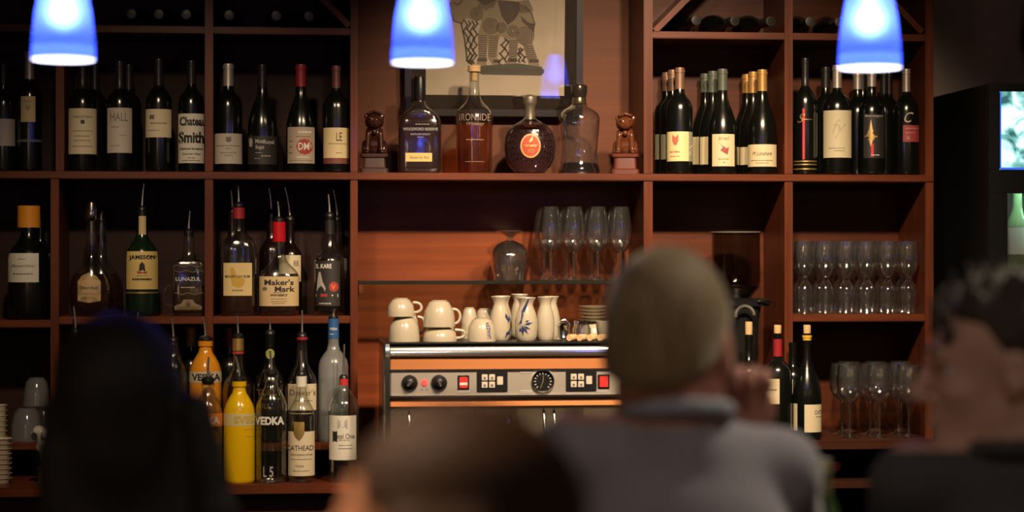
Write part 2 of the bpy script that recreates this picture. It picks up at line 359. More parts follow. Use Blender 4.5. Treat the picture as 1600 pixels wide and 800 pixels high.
# glass shelf of the middle bay
gs = thing('glass_shelf', 'thin green-edged glass shelf across the middle bay above the coffee machine', 'shelf', (P(780, 440).x, .13, ZT(780, 444)))
zg0, zg1 = ZT(780, 444), ZT(780, 438.5)
GEDGE = mat('glass_shelf_edge', (.02, .022, .02), .08, spec=.8); 
GSH = thin_glass('shelf_glass', (.80, .84, .80))
MB().box(P(560, 0).x, P(1005, 0).x, .012, D-.004, zg0, zg1, .001).shift(-gs.location).build('pane', GSH, gs)
MB().box(P(560, 0).x, P(1005, 0).x, .006, .012, zg0, zg1, .001).shift(-gs.location).build('polished_edge', GEDGE, gs)

# ------------------------------------------------------------------ picture with the elephant print
def picture():
    Y = D-.045
    c = P(771, 182, Y); t = thing('framed_picture', 'black framed print of a patterned elephant hanging in the middle bay', 'picture', (c.x, Y, c.z))
    t.rotation_euler.x = math.radians(3.8)
    k = MPP(771, Y)
    X = lambda px: (px-771)*k
    Zz = lambda py: (182-py)*k
    yt = -150
    fm = mat('dark_frame_wood', (.018, .012, .010), .3); mt = mat('dark_mat_board', (.016, .010, .009), .8, spec=.15); pp = mat('aged_print_paper', (.62, .52, .40), .75, noise=.08, nscale=12)
    for n, (a, b, e, f) in (('frame_bar', (632, 642, yt, 182)), ('frame_bar', (900, 911, yt, 182)), ('frame_bar', (642, 900, 171, 182)), ('frame_bar', (642, 900, yt, yt+11))):
        MB().box(X(a), X(b), -.012, .02, Zz(f), Zz(e), .002).build(n, fm, t)
    MB().box(X(642), X(900), .0, .015, Zz(171), Zz(yt+11)).build('mat_board', mt, t)
    pr = MB().box(X(665), X(882), -.002, .0, Zz(149), Zz(yt+40)).build('print_paper', pp, t)
    MB().box(X(642), X(900), -.006, -.005, Zz(171), Zz(yt+11)).build('glass_pane', PANE, t)
    Z = lambda x, y: (X(690+x/6.156), Zz(y/6.156))
    lay = [0]
    def poly(pts, m, name):
        lay[0] += 1; yy = -.0022-.00012*lay[0]; mb = MB(); q = [Z(*p) for p in pts]
        mb.add([(x, yy, z) for x, z in q], [tuple(range(len(q)))])
        me = mb.mesh(name, m, False); bm = bmesh.new(); bm.from_mesh(me); bmesh.ops.triangulate(bm, faces=bm.faces[:]); bm.to_mesh(me); bm.free()
        return link(name, me, pr)
    ol = colmat('olive_print_ink', (.15, .115, .07)); lt = colmat('tan_print_ink', (.30, .235, .15)); dk = colmat('brown_print_ink', (.055, .03, .022)); gn = colmat('green_print_ink', (.06, .062, .04))
    poly([(75, 40), (110, -20), (180, -80), (300, -130), (420, -110), (560, 5), (700, 15), (790, 60), (860, 130), (895, 240), (880, 320), (870, 420), (920, 560), (940, 620), (930, 680), (840, 670), (830, 600), (780, 440), (735, 410), (715, 560), (720, 650), (620, 655), (600, 620), (640, 560), (640, 380), (560, 350), (540, 400), (520, 540), (560, 600), (540, 640), (480, 620), (440, 560), (440, 400), (425, 560), (430, 640), (330, 620), (350, 560), (345, 330), (380, 200), (330, 215), (230, 180), (190, 220), (110, 215), (80, 130)], lt, 'elephant_body')
    poly([(530, 10), (740, 20), (745, 110), (700, 190), (630, 245), (570, 160)], dk, 'saddle_cloth')
    poly([(340, 640), (560, 620), (740, 610), (960, 640), (990, 690), (960, 725), (380, 720), (330, 680)], gn, 'print_ground')
    poly([(750, 150), (830, 220), (890, 230), (885, 320), (840, 270), (770, 210)], dk, 'tail_shadow')
    poly([(300, -130), (420, -110), (520, 10), (400, 60), (330, 10)], dk, 'howdah_shadow')
    ln = MB(); lay[0] += 1; yy = -.0022-.00012*lay[0]-.0004
    def stroke(pts, r=5, m=None):
        pts = [Z(*p) for p in pts]; r = r/6.156*k
        for (a, b), (c_, d_) in zip(pts, pts[1:]):
            v = Vector((c_-a, d_-b)); 
            if v.length < 1e-7: continue
            n = Vector((-v.y, v.x)).normalized()*r; e = v.normalized()*r*.5
            ln.add([(a-n.x-e.x, yy, b-n.y-e.y), (c_-n.x+e.x, yy, d_-n.y+e.y), (c_+n.x+e.x, yy, d_+n.y+e.y), (a+n.x-e.x, yy, b+n.y-e.y)], [(0, 1, 2, 3)])
    def ring(cx, cy, r, a0=0, a1=360, wd=4): stroke([(cx+r*math.cos(math.radians(a0+(a1-a0)*i/18)), cy+r*math.sin(math.radians(a0+(a1-a0)*i/18))) for i in range(19)], wd)
    for cx, cy, rr in ((800, 345, (12, 30, 48, 66, 84)), (465, 255, (10, 26, 42, 58, 74)), (330, 140, (10, 24, 40, 56)), (680, 300, (20, 36, 52)), (570, 270, (14, 30, 46))):
        for r in rr: ring(cx, cy, r, wd=3.4)
    for y in range(345, 570, 21): stroke([(350, y), (385, y+7), (428, y)], 3.6)
    for y in range(350, 560, 21): stroke([(450, y), (490, y+7), (535, y-4)], 3.6)
    for y in range(390, 580, 21): stroke([(645, y), (680, y+8), (722, y)], 3.6)
    for i, y in enumerate(range(440, 580, 20)): stroke([(785+i*6, y), (830+i*6, y+8), (875+i*6, y-2)], 3.6)
    for i in range(9): ring(640, 150, 120+i*14, -62+i*3, -10, 3.6)
    for i in range(7): ring(470, 110, 40+i*15, 190, 300, 3.6)
    def scroll(x0, y0, x1, y1, n, amp, wd=7):
        pts = []
        for i in range(n*8+1):
            t_ = i/(n*8); a = t_*n*2*math.pi
            pts.append((x0+(x1-x0)*t_+amp*math.sin(a), y0+(y1-y0)*t_+amp*.45*math.sin(2*a)))
        stroke(pts, wd)
    for q in range(4): scroll(215+q*36, 210, 262+q*16, 615, 3+q % 2, 24)
    stroke([(180, 225), (215, 380), (232, 500), (240, 590), (290, 628)], 7); stroke([(120, 215), (190, 235), (215, 190)], 6)
    scroll(600, 370, 560, 620, 3, 26); scroll(620, 380, 620, 600, 2, 22); scroll(750, 460, 800, 600, 2, 26); scroll(735, 470, 750, 600, 2, 16)
    stroke([(75, 40), (80, 130), (110, 215)], 6); stroke([(790, 60), (860, 130), (895, 240)], 5); stroke([(110, 40), (150, 60), (190, 20)], 6)
    for x in range(340, 960, 50): stroke([(x, 660), (x+30, 690), (x+45, 665)], 4)
    for x0, x1, y in ((345, 425, 580), (500, 550, 590), (640, 715, 580), (845, 925, 585)): stroke([(x0, y), (x1, y)], 14)
    o = ln.build('line_art', dk, pr, smooth=False)
picture()
# ------------------------------------------------------------------ bottles
def PY(z, px, Y): return 400-(z-CAMZ)/MPP(px, Y)
def std_prof(kind, yb, yt, hw, nk=6.9):
    H = yb-yt
    if kind == 'bordeaux': q = [(0, .86), (.012, .97), (.03, 1), (.60, 1), (.645, .96), (.68, .86), (.71, .68), (.735, .50), (.765, None)]
    elif kind == 'burgundy': q = [(0, .86), (.012, .97), (.03, 1), (.40, 1), (.46, .97), (.53, .86), (.60, .69), (.67, .50), (.73, .37), (.78, None)]
    elif kind == 'tapered': q = [(0, .80), (.012, .88), (.03, .90), (.30, .94), (.60, 1), (.65, .96), (.685, .82), (.71, .62), (.74, .44), (.77, None)]
    pr = [(yb-t*H, hw*r if r else nk*1.05) for t, r in q]
    return pr+[(yb-.85*H, nk), (yb-.955*H, nk), (yb-.958*H, nk*1.13), (yb-.982*H, nk*1.13), (yb-.985*H, nk), (yt, nk)]
def bottle(label, cx, Y, zb, prof, glass, name='liquor_bottle', cat='bottle', group=None, ry=1.0, p=2.0, pn=.62, fill=None, liq=None,
           capsule=None, cork=None, labels=(), texts=(), decals=(), pourer=None, stopper=None, bands=(), n=28, rz=None):
    k = MPP(cx, Y); base = P(cx, 400, Y); yb = prof[0][0]
    t = thing(name, label, cat, (base.x, Y, zb+.0006), FACE(cx) if rz is None else rz, group)
    Zz = lambda y: (yb-y)*k
    zs = [Zz(y) for y, h in prof]; hs = [h*k for y, h in prof]; mh = max(hs)
    def r_at(z): return float(np.interp(z, zs, hs))
    def sec(z, r, e=0.0):
        body = r > pn*mh; f = min(1, max(0, (r/mh-pn)/(1-pn)*2.5)) if body else 0
        return (z, r+e, (r*(1+(ry-1)*f))+e, 2+(p-2)*f)
    MB().loft([sec(z, r) for z, r in zip(zs, hs)], n).build('glass', glass, t)
    def front(x, z, e):
        r = r_at(z); _, rx, ryy, pp = sec(z, r, e); q = min(abs(x)/rx, .985)
        return (math.copysign(q*rx, x), -ryy*(1-q**pp)**(1/pp), z)
    if fill is not None:
        zz = sorted(set([Zz(prof[0][0])+.002]+[z for z in zs if .002 < z < Zz(fill)]+[Zz(fill)]))
        MB().loft([sec(z, max(r_at(z)-.0022, .001)) for z in zz], n).build('liquor', liq, t)
    for lb in labels:
        x0, x1, y0, y1, m = lb[:5]; nm = lb[5] if len(lb) > 5 else 'paper_label'
        mb = MB(); nx, nz = 12, 5; vs_ = []
        for j in range(nz+1):
            z = Zz(y1+(y0-y1)*j/nz); r = r_at(z)/k
            a0, a1 = [math.asin(max(-.98, min(.98, (x-cx)/r))) for x in (x0, x1)]
            for i in range(nx+1): vs_.append(front(math.sin(a0+(a1-a0)*i/nx)*r*k, z, .0006))
        mb.add(vs_, [(j*(nx+1)+i, j*(nx+1)+i+1, (j+1)*(nx+1)+i+1, (j+1)*(nx+1)+i) for j in range(nz) for i in range(nx)])
        o = mb.build(nm, m, t)
        t['_l'] = 1; last = o
    host = last if labels else t
    if '_l' in t: del t['_l']
    for dc in decals:
        pts, m = dc[:2]; nm = dc[2] if len(dc) > 2 else 'emblem'; e = dc[3] if len(dc) > 3 else .0010
        cxp = sum(a for a, b in pts)/len(pts); cyp = sum(b for a, b in pts)/len(pts); mb = MB(); N = len(pts)
        vs_ = [front((cxp-cx)*k, Zz(cyp), e)]
        for f in (.5, 1.0): vs_ += [front((cxp+(a-cxp)*f-cx)*k, Zz(cyp+(b-cyp)*f), e) for a, b in pts]
        fs = [(0, 1+i, 1+(i+1) % N) for i in range(N)]+[(1+i, 1+N+i, 1+N+(i+1) % N, 1+(i+1) % N) for i in range(N)]
        mb.add(vs_, fs).build(nm, m, host)
    for tx in texts:
        s, xc, yc, wd, ht, m = tx[:6]; bold = tx[6] if len(tx) > 6 else .015; sh = tx[7] if len(tx) > 7 else 0; rot = tx[8] if len(tx) > 8 else 0
        if s == '-':      # a line of print too small to read
            mb = MB(); x = xc-wd/2; rr = random.Random(int(xc*7+yc*13))
            while x < xc+wd/2-.6:
                l = rr.uniform(1.5, 4.5); l = min(l, xc+wd/2-x)
                mb.add([front((a-cx)*k, Zz(b), .0013) for a, b in ((x, yc+ht/2), (x+l, yc+ht/2), (x+l, yc-ht/2), (x, yc-ht/2))], [(0, 1, 2, 3)]); x += l+.9
        else:
            v, f = text_geo(s, bold, sh); c, q = math.cos(rot), math.sin(rot)
            mb = MB().add([front((xc+a*wd*c-b*ht*q-cx)*k, Zz(yc)+(a*wd*q+b*ht*c)*k, .0014) for a, b in v], f)
        mb.build('lettering' if s != '-' else 'fine_print', m, host, smooth=False)
    for bd in bands:
        y0, y1, m = bd[:3]; nm = bd[3] if len(bd) > 3 else 'band'; e = (bd[4] if len(bd) > 4 else .6)*k
        zz = [Zz(y1)]+[z for z in zs if Zz(y1) < z < Zz(y0)]+[Zz(y0)]
        MB().loft([sec(z, r_at(z), e) for z in zz], n, nm != 'band', nm != 'band').build(nm, m, t)
    top = zs[-1]; rn = hs[-1]
    if capsule:
        y1, m = capsule[:2]; zz = [Zz(y1)]+[z for z in zs if z > Zz(y1)]
        MB().loft([(z, r_at(z)+.0006, r_at(z)+.0006, 2) for z in zz]+[(top+.0012, rn+.0002, rn+.0002, 2), (top+.0018, rn-.002, rn-.002, 2)], 20).build('capsule', m, t)
    if cork:
        y0, m = cork; MB().lathe([(rn*.9, top-.012), (rn*.92, top), (rn*.95, top+(Zz(y0)-top)*.9), (rn*.85, Zz(y0))], 16).build('cork', m, t)
    if stopper:                                   # traced cap profile: (y, hw) list, material
        pr, m = stopper; MB().lathe([(h*k, Zz(y)) for y, h in pr], 22).build('stopper', m, t)
    if pourer:
        yt, lean = pourer[:2]; st = pourer[2] if len(pourer) > 2 else BLACK; L = Zz(yt)-top
        a = min(.016, L*.35)
        MB().lathe([(rn*.8, top-.008), (rn*.9, top), (rn*1.02, top+.002), (rn*.98, top+a*.6), (rn*.55, top+a)], 14).build('pourer_stopper', st, t)
        MB().tube([(0, 0, top+a*.8), (lean*k*.15, 0, top+a+(L-a)*.3), (lean*k*.5, -.002, top+a+(L-a)*.65), (lean*k, -.004, top+L)], [.0042, .0036, .0031, .0026], 10).build('spout', SPOUT, t)
    return t
def wine(label, cx, yt, Y, zb, kind='bordeaux', hw=20.5, glass=None, group=None, nk=6.9, **kw):
    yb = PY(zb, cx, Y)
    return bottle(label, cx, Y, zb, std_prof(kind, yb, yt, hw, nk), glass or DKGLASS, name='wine_bottle', group=group, **kw)
def cm(n, c, r=.4): return mat(n, c, r)
CREAM, TAN, YEL, GREYL = colmat('cream_label', (.70, .61, .42)), colmat('tan_label', (.62, .47, .25)), colmat('yellow_label', (.74, .56, .20)), colmat('grey_label', (.42, .40, .38))
WHITEL, OFFW, BLACKL = colmat('white_label', (.72, .69, .60)), colmat('off_white_label', (.56, .50, .43)), colmat('black_label', (.025, .022, .022))
CAP_BK, CAP_SV, CAP_RD, CAP_PU, CAP_GD, CAP_GN, CAP_CU = cm('black_foil', (.02, .018, .018), .35), mat('silver_foil', (.55, .50, .45), .4, .6), cm('red_foil', (.32, .02, .03), .35), cm('plum_foil', (.14, .045, .045), .4), mat('gold_capsule_foil', (.52, .29, .09), .45, .4), cm('grey_green_foil', (.10, .115, .09), .4), mat('copper_foil', (.26, .15, .10), .45, .4)
YELCAP = cm('yellow_foil', (.70, .42, .05), .4)
F = .055                                     # front row
GUL = 'wine bottles on the left upper shelf'; GUR = 'wine bottles on the right upper shelf'
fp = lambda xc, y, w_, m=GREYINK, h=1.0: ('-', xc, y, w_, h, m)
# leftmost bay, top
wine('dark wine bottle with grey label cut by the left picture edge', 5, 100, F, ZMID, hw=18.5, group=GUL, labels=[(-12, 25, 187, 229, GREYL)], capsule=(135, CAP_BK))
wine('slim wine bottle with small yellowed label and pale foil under the left blue lamp', 46, 82, F, ZMID, hw=19, group=GUL, labels=[(33, 55, 152, 192, TAN)], texts=[fp(44, 160, 12), ('V', 44, 170, 7, 8, GREYINK)], capsule=(124, CAP_SV), bands=[(219, 223, cm('slate_blue_stripe', (.10, .12, .17)))])
# bay between first and second upright
wine('wine bottle with tall cream label beside the first upright, small black crest', 129, 96, F, ZMID, hw=22, group=GUL, labels=[(107.5, 150.5, 171, 242, CREAM)], capsule=(140, CAP_BK),
     texts=[('HALCYON', 129, 184, 28, 3.4, GREYINK), fp(129, 206, 30), fp(129, 214, 24), fp(129, 221, 26), fp(129, 230, 30)], decals=[([(126, 189), (132, 189), (132, 195), (126, 195)], INK)])
wine('dark wine bottle standing behind the bottle with tall cream label', 148, 100, F+.085, ZMID, hw=20, group=GUL, capsule=(140, CAP_BK))
wine('wine bottle with narrow greyish label and four large grey capitals', 187, 97, F, ZMID, hw=20.5, group=GUL, labels=[(168, 206, 170, 240, OFFW)], capsule=(140, CAP_BK),
     texts=[('HALL', 186, 184, 27, 13, GREYINK, .0), fp(180, 200, 12), fp(192, 213, 10), fp(180, 229, 14)])
wine('dark unlabelled wine bottle half hidden behind the greyish label with four capitals', 201, 102, F+.085, ZMID, hw=20, group=GUL, capsule=(140, CAP_BK))
wine('wine bottle with short square cream label left of the gothic lettered one', 248, 93, F, ZMID, hw=20.5, group=GUL, labels=[(227.5, 267.5, 172, 216, CREAM)], capsule=(134, CAP_BK),
     texts=[fp(248, 194, 26, GREYINK, 1.6), fp(240, 205, 18)], decals=[([(234, 181), (241, 181), (241, 188), (234, 188)], GREYINK)])
wine('wine bottle with white label in bold gothic lettering against the second upright', 299, 96, F, ZMID, hw=20.5, group=GUL, labels=[(278.5, 318.5, 179, 256, WHITEL)], capsule=(132, CAP_BK),
     texts=[('Chateau', 301, 191, 40, 14, INK, .035), ('Smith', 299, 216, 39, 18, INK, .04), ('Cabernet Sauvignon', 299, 234, 36, 4, INK, .03), ('Columbia Valley', 299, 242, 28, 4, INK), fp(299, 248, 12, INK), fp(299, 252, 28, INK)])
# bay between second and third upright
wine('wine bottle with silver foil and wide pale label beside the second upright', 357, 101, F, ZMID, hw=21.5, nk=8, group=GUL, labels=[(335.5, 378.5, 210, 257, OFFW)], capsule=(135, CAP_SV),
     texts=[fp(357, 229, 38), fp(357, 233.5, 8), fp(357, 240, 24), fp(357, 244, 12)], decals=[([(353, 215), (361, 215), (361, 222), (357, 224), (353, 222)], GREYINK)])
wine('sloped wine bottle with black label and pale gothic writing', 410, 102, F, ZMID, 'burgundy', hw=23, group=GUL, labels=[(387, 433, 214, 258, BLACKL)], capsule=(136, CAP_BK),
     texts=[('Most', 406, 222, 14, 7, GREYL, .03), ('Royal', 420, 224, 16, 8, GREYL, .03), ('Bogus', 406, 232, 13, 8, GREYL, .03), fp(404, 240, 10, GREYL), fp(416, 245, 16, GREYL, 1.6), fp(402, 249, 9, GREYL)], decals=[([(389, 219), (393, 216), (395, 222), (394, 231), (390, 230)], GREYL)])
wine('sloped wine bottle with red foil and round red seal on taupe label', 470, 102, F, ZMID, 'burgundy', hw=23, nk=7.8, group=GUL, labels=[(449.5, 491.5, 200, 256.5, colmat('taupe_label', (.44, .36, .28)))], capsule=(136, CAP_RD),
     decals=[([(476+13*math.cos(a*.524), 230.5+12.5*math.sin(a*.524)) for a in range(12)], REDINK)], texts=[('DM', 474.5, 230, 17, 11, WHITE, .02), fp(476, 208, 20, WHITE, 3), fp(474, 215, 24, REDINK), fp(474, 247, 20, WHITE, 1.5), fp(470, 252, 34, GREYINK), ('-', 455, 222, 6, 1.3, REDINK), ('-', 455, 231, 5, 1.3, REDINK), ('-', 455, 240, 6, 1.3, REDINK)])
wine('wine bottle with plum foil, cream label and dark red bottom strip', 525, 104, F, ZMID, hw=21, nk=6.5, group=GUL, labels=[(505.5, 549, 248, 257, colmat('maroon_strip', (.17, .05, .04)), 'label_strip'), (505.5, 549, 201, 248, YEL if 0 else colmat('buff_label', (.66, .54, .30)))], capsule=(138, CAP_PU),
     texts=[('LE', 530, 215, 9, 13, INK, .0), fp(528, 226, 30), fp(530, 240, 10)])
# right upper shelf, first bay: three rows of three
def trio(front_label, cx, yt, dx, kind, capm, ycap, hw, labs, texts, decals, words, nk=7.4):
    f = wine(front_label, cx, yt, .049, ZMID, kind, hw=hw, nk=nk, group=GUR, labels=labs, texts=texts, decals=decals, capsule=(ycap, capm))
    for i, w_ in enumerate(words):
        px = cx-dx[i]; Y = .049+.088*(i+1)
        wine(w_, px, PY(f.location.z+(PY(ZMID, cx, F)-yt)*MPP(cx, F), px, Y), Y, ZMID, kind, hw=hw*.97, nk=nk, group=GUR, capsule=(ycap+3, capm), labels=[(px-hw*.9, px+hw*.9, labs[0][2]+4, labs[0][3]-3, labs[0][4])], n=20)
trio('front wine bottle with copper foil and yellow label with red coat of arms', 1062, 107, (11, 20), 'bordeaux', CAP_CU, 140, 20.5,
     [(1076, 1083, 207, 253, colmat('grey_green_strip', (.30, .29, .20)), 'label_strip'), (1041.5, 1076, 207, 253, colmat('pale_yellow_label', (.76, .66, .34)))],
     [('PALI', 1079.5, 230, 30, 6, OFFW, .01, 0, math.pi/2), ('RIVIERA', 1055, 238.5, 15, 2.6, REDINK), fp(1055, 245.5, 15, REDINK)],
     [([(1050.5, 212), (1060, 212), (1060, 222), (1057, 228), (1053, 228), (1050.5, 222)], colmat('brick_ink', (.5, .16, .10)))],
     ['middle bottle of the copper foiled row, behind the yellow label', 'rearmost bottle of the copper foiled row beside the upright'])
trio('front wine bottle with grey green foil and cream label showing a red leaf', 1129, 109, (15, 27), 'burgundy', CAP_GN, 142, 22.5,
     [(1113, 1147.5, 211, 261, colmat('leaf_cream_label', (.72, .62, .38)))],
     [('Sirail', 1131, 217.5, 18, 5, GREYINK, 0, .4), fp(1131, 250, 16, REDINK), fp(1131, 255, 4)],
     [([(1125.5, 236), (1131, 230), (1139, 232), (1137, 243), (1131, 240)], colmat('leaf_red', (.35, .07, .06))), ([(1123, 224), (1132, 231), (1131, 233)], GREYINK)],
     ['middle bottle of the grey green foiled row behind the red leaf label', 'rearmost bottle of the grey green foiled row behind the red leaf label'])
trio('front wine bottle with gold foil and wide low cream label', 1191, 110, (14, 24), 'burgundy', CAP_GD, 143, 22.5,
     [(1168, 1214.5, 227, 261.5, colmat('wide_cream_label', (.74, .62, .38)))],
     [('M Lionshare', 1191, 241, 30, 6, INK, 0, .35), fp(1191, 252, 34), fp(1191, 256, 20)], [],
     ['middle bottle of the gold foiled row behind the wide cream label', 'rearmost bottle of the gold foiled row behind the wide cream label'])
# right upper shelf, second bay
wine('tall slim wine bottle with scroll emblem and ringed foot beside the right upright', 1258, 92, F, ZMID, 'bordeaux', hw=18, nk=5.5, group=GUR, capsule=(135, CAP_BK), bands=[(252, 254, GOLD), (257, 259, GOLD), (264, 266, GOLD)],
     texts=[('S', 1252, 186, 12, 14, GOLD, 0, .4), ('-', 1262, 188, 14, 1.2, GOLD)], decals=[([(1254, 171), (1257.5, 171), (1257.5, 250), (1254, 250)], colmat('bright_red_stripe', (.75, .03, .05)), 'red_stripe')])
wine('wine bottle with large tall cream label and no foil colour, under the right blue lamp', 1308, 103, F, ZMID, hw=22.5, group=GUR, labels=[(1287, 1330.5, 174, 247.5, colmat('large_cream_label', (.64, .57, .38)))], capsule=(138, CAP_SV),
     texts=[('fy', 1311, 203, 22, 30, colmat('pale_emboss', (.50, .44, .30)), -.005, .4), fp(1308, 233, 26), fp(1312, 237, 16)])
wine('dark wine bottle with pale strip behind the large cream label', 1290, 106, F+.085, ZMID, hw=20, group=GUR, capsule=(138, CAP_BK), labels=[(1272, 1277, 178, 246, GREYL)])
wine('wine bottle with black label bearing a golden star burst', 1362, 112, F, ZMID, hw=20.5, group=GUR, labels=[(1350, 1381, 180, 248, BLACKL)], capsule=(136, CAP_SV),
     decals=[([(1361, 188), (1363.5, 204), (1371, 215), (1363.5, 221), (1361, 232), (1358, 221), (1351, 215), (1358, 204)], GOLD), ([(1361, 226), (1365, 226), (1365, 246), (1361, 246)], colmat('bright_red_stripe', (.75, .03, .05)), 'red_stripe')], texts=[('Benziger', 1366, 183, 28, 4, GREYL), fp(1368, 243.5, 14, WHITE, 1.4)])
wine('dark wine bottle left behind the star burst label', 1340, 113, F+.085, ZMID, hw=20, group=GUR, capsule=(140, CAP_SV))
wine('dark wine bottle directly behind the star burst label', 1348, 115, F+.17, ZMID, hw=20, group=GUR, capsule=(140, CAP_BK))
wine('wine bottle with white script C above a small red label', 1416, 109, F, ZMID, hw=20, nk=6, group=GUR, labels=[(1411, 1440, 197, 223, colmat('crimson_label', (.42, .06, .07)))], capsule=(144, CAP_SV),
     texts=[('C', 1420, 185, 14, 16, colmat('cream_ink', (.7, .6, .42)), 0, .4), fp(1425, 202, 20, OFFW), fp(1422, 209, 14, OFFW), ('G', 1419, 217, 4.5, 4.5, OFFW)])
wine('dark wine bottle left behind the script C bottle', 1381, 113, F+.078, ZMID, hw=19, nk=5.5, group=GUR, capsule=(147, CAP_BK))
wine('dark wine bottle rearmost behind the script C bottle', 1389, 114, F+.165, ZMID, hw=19, nk=5.5, group=GUR, capsule=(147, CAP_BK))

# ------------------------------------------------------------------ liquor on the middle top shelf
PRT = colmat('faded_rose_print', (.34, .24, .19))
GTOP = 'liquor on the middle top shelf'
AMBER, DARKAM, CLEARL, RUMB = liquor('amber_liquor', (.86, .52, .28)), mat('dark_amber_liquor', (.030, .010, .012), .05), liquor('clear_spirit', (.92, .94, .93)), mat('dark_rum_liquor', (.03, .010, .005), .08)
PURP = mat('deep_plum_liquor', (.028, .010, .014), .05)
yb = PY(ZMID, 656, .08)
bottle('flat shouldered whiskey flask with dark liquor and yellow strip label', 656, .08, ZMID, [(yb, 29), (yb-3, 33), (yb-10, 34), (200, 34), (190, 33), (183, 30), (176, 24), (170, 16), (165, 10), (158, 8), (140, 7.5), (124, 7.5)], GLASSB, group=GTOP, ry=.5, p=5, fill=180, liq=PURP,
       stopper=([(158, 8.4), (152, 9.2), (124, 9.2), (120, 8)], BLACK), labels=[(634, 675, 240, 253.5, YEL)],
       texts=[('WOODFORD RESERVE', 657, 203, 54, 4.5, GREYL), ("DISTILLER'S SELECT", 657, 211, 30, 2.6, GREYL), fp(657, 215.5, 10, GREYL), fp(660, 195.5, 22, GREYL), ('Reserve No', 655, 247, 30, 4, GREYINK, 0, .35)])
yb = PY(ZMID, 741, .08)
bottle('round whiskey bottle with wooden cork top and amber whiskey in the middle', 741, .08, ZMID, [(yb, 24), (yb-3, 27), (yb-11, 27.5), (200, 29.5), (182, 29.5), (174, 27), (167, 21), (160, 13.5), (152, 9.8), (137, 8.3), (118, 7.8), (112, 7.8)], GLASSB, group=GTOP, fill=193, liq=AMBER,
       stopper=([(127, 5.5), (113, 5.8), (112.5, 10), (104, 10), (103, 9)], CORK), texts=[('IRONSIDE', 742, 185, 48, 11, PRT, -.005), ('Whiskey', 743, 196, 28, 7, PRT, 0, .35), fp(742, 220, 27, PRT, 1.4), fp(742, 254, 30, PRT, .8)])
yb = PY(ZMID, 828, .07)
rem = bottle('round flat cognac decanter with red and gold oval seal', 828, .07, ZMID, [(yb, 17), (yb-3, 24), (yb-11, 32), (yb-24, 38.5), (230, 41), (216, 39.5), (204, 34.5), (197, 27.5), (191, 18), (187, 11), (182, 8), (167, 7.5)], GLASSB, group=GTOP, ry=.42, p=2, fill=191, liq=DARKAM,
       stopper=([(187, 8.4), (166, 8.2), (164, 9.5), (161, 10.8), (152, 11), (149, 8), (148, 4)], mat('gilt_cut_glass', (.62, .55, .42), .36, .9)),
       decals=[([(829+16*math.cos(a*.3142), 229+19*math.sin(a*.3142)) for a in range(20)], mat('orange_gold_seal', (.80, .36, .14), .4), 'seal_rim', .0022), ([(829+13.5*math.cos(a*.3142), 229+16.3*math.sin(a*.3142)) for a in range(20)], colmat('seal_red', (.50, .07, .025)), 'seal', .0030)],
       )
k = MPP(828, .07)
def on_disc(px, py, e):
    x = (px-828)*k; z = (yb-py)*k; r = float(np.interp(py, [191, 197, 204, 216, 230, yb-24, yb-11], [18, 27.5, 34.5, 39.5, 41, 38.5, 32]))*k
    q = min(abs(x)/r, .98); return Vector((x, -.42*r*math.sqrt(1-q*q)-e, z))
mb = MB()
for rr, n_, ph in ((24, 17, 0), (28.5, 19, .2), (33, 21, .1), (37, 21, .25)):
    for i in range(n_):
        a = 2*math.pi*(i+ph)/n_; q = on_disc(829+rr*math.cos(a)*.98, 229+rr*math.sin(a)*1.0, 0)
        if 192 < 229+rr*math.sin(a) < yb-6: mb.sphere(q, .0024, 6, 4)
mb.build('cut_studs', mat('cut_glass_stud', (.55, .5, .45), .12, 1), rem)
for s_, yy, ww, hh in (('REMY MARTIN', 229, 20, 3.6), ('XO', 237, 11, 6)):
    v, f = text_geo(s_, .02); MB().add([on_disc(829+a*ww, yy-b*hh, .0040) for a, b in v], f).build('lettering', GOLD, rem, smooth=False)
MB().add([on_disc(a, b, .0040) for a, b in ((826, 223), (830, 217), (833, 214), (831, 219), (834, 219), (829, 223))], [tuple(range(6))]).build('emblem', GOLD, rem, smooth=False)
yb = PY(ZMID, 905, .08)
dec = bottle('empty clear decanter with black and gold stopper beside the right guardian lion', 905, .08, ZMID, [(yb, 32), (yb-4, 33), (yb-10, 31.5), (yb-16, 29), (240, 28), (215, 30), (195, 32), (184, 32.3), (178, 30), (172, 24), (167, 15), (162, 10.5), (152, 10)], GLASS, group=GTOP,
       bands=[(153, 163, mat('dark_gilt_ring', (.20, .15, .09), .25, .8), 'neck_ring', .8)], stopper=([(152.5, 10.5), (150, 11), (145, 12.3), (136, 12.8), (134, 12), (131.5, 7), (130.5, 3)], mat('black_gilt_stopper', (.05, .04, .03), .2, .5)))
mb = MB(); kk = MPP(905, .08)
for i in range(16):
    a = 2*math.pi*i/16; mb.tube([(kk*29*math.cos(a), kk*29*math.sin(a), kk*16), (kk*30*math.cos(a+.12), kk*30*math.sin(a+.12), kk*30)], [.0022, .0008], 6)
mb.build('cut_flutes', GLASS, dec)
MB().lathe([(kk*30, .002), (kk*30.5, .008), (kk*28, kk*17), (kk*24, kk*18.5)], 28).build('thick_base', liquor('smoky_glass_base', (.30, .25, .22)), dec)
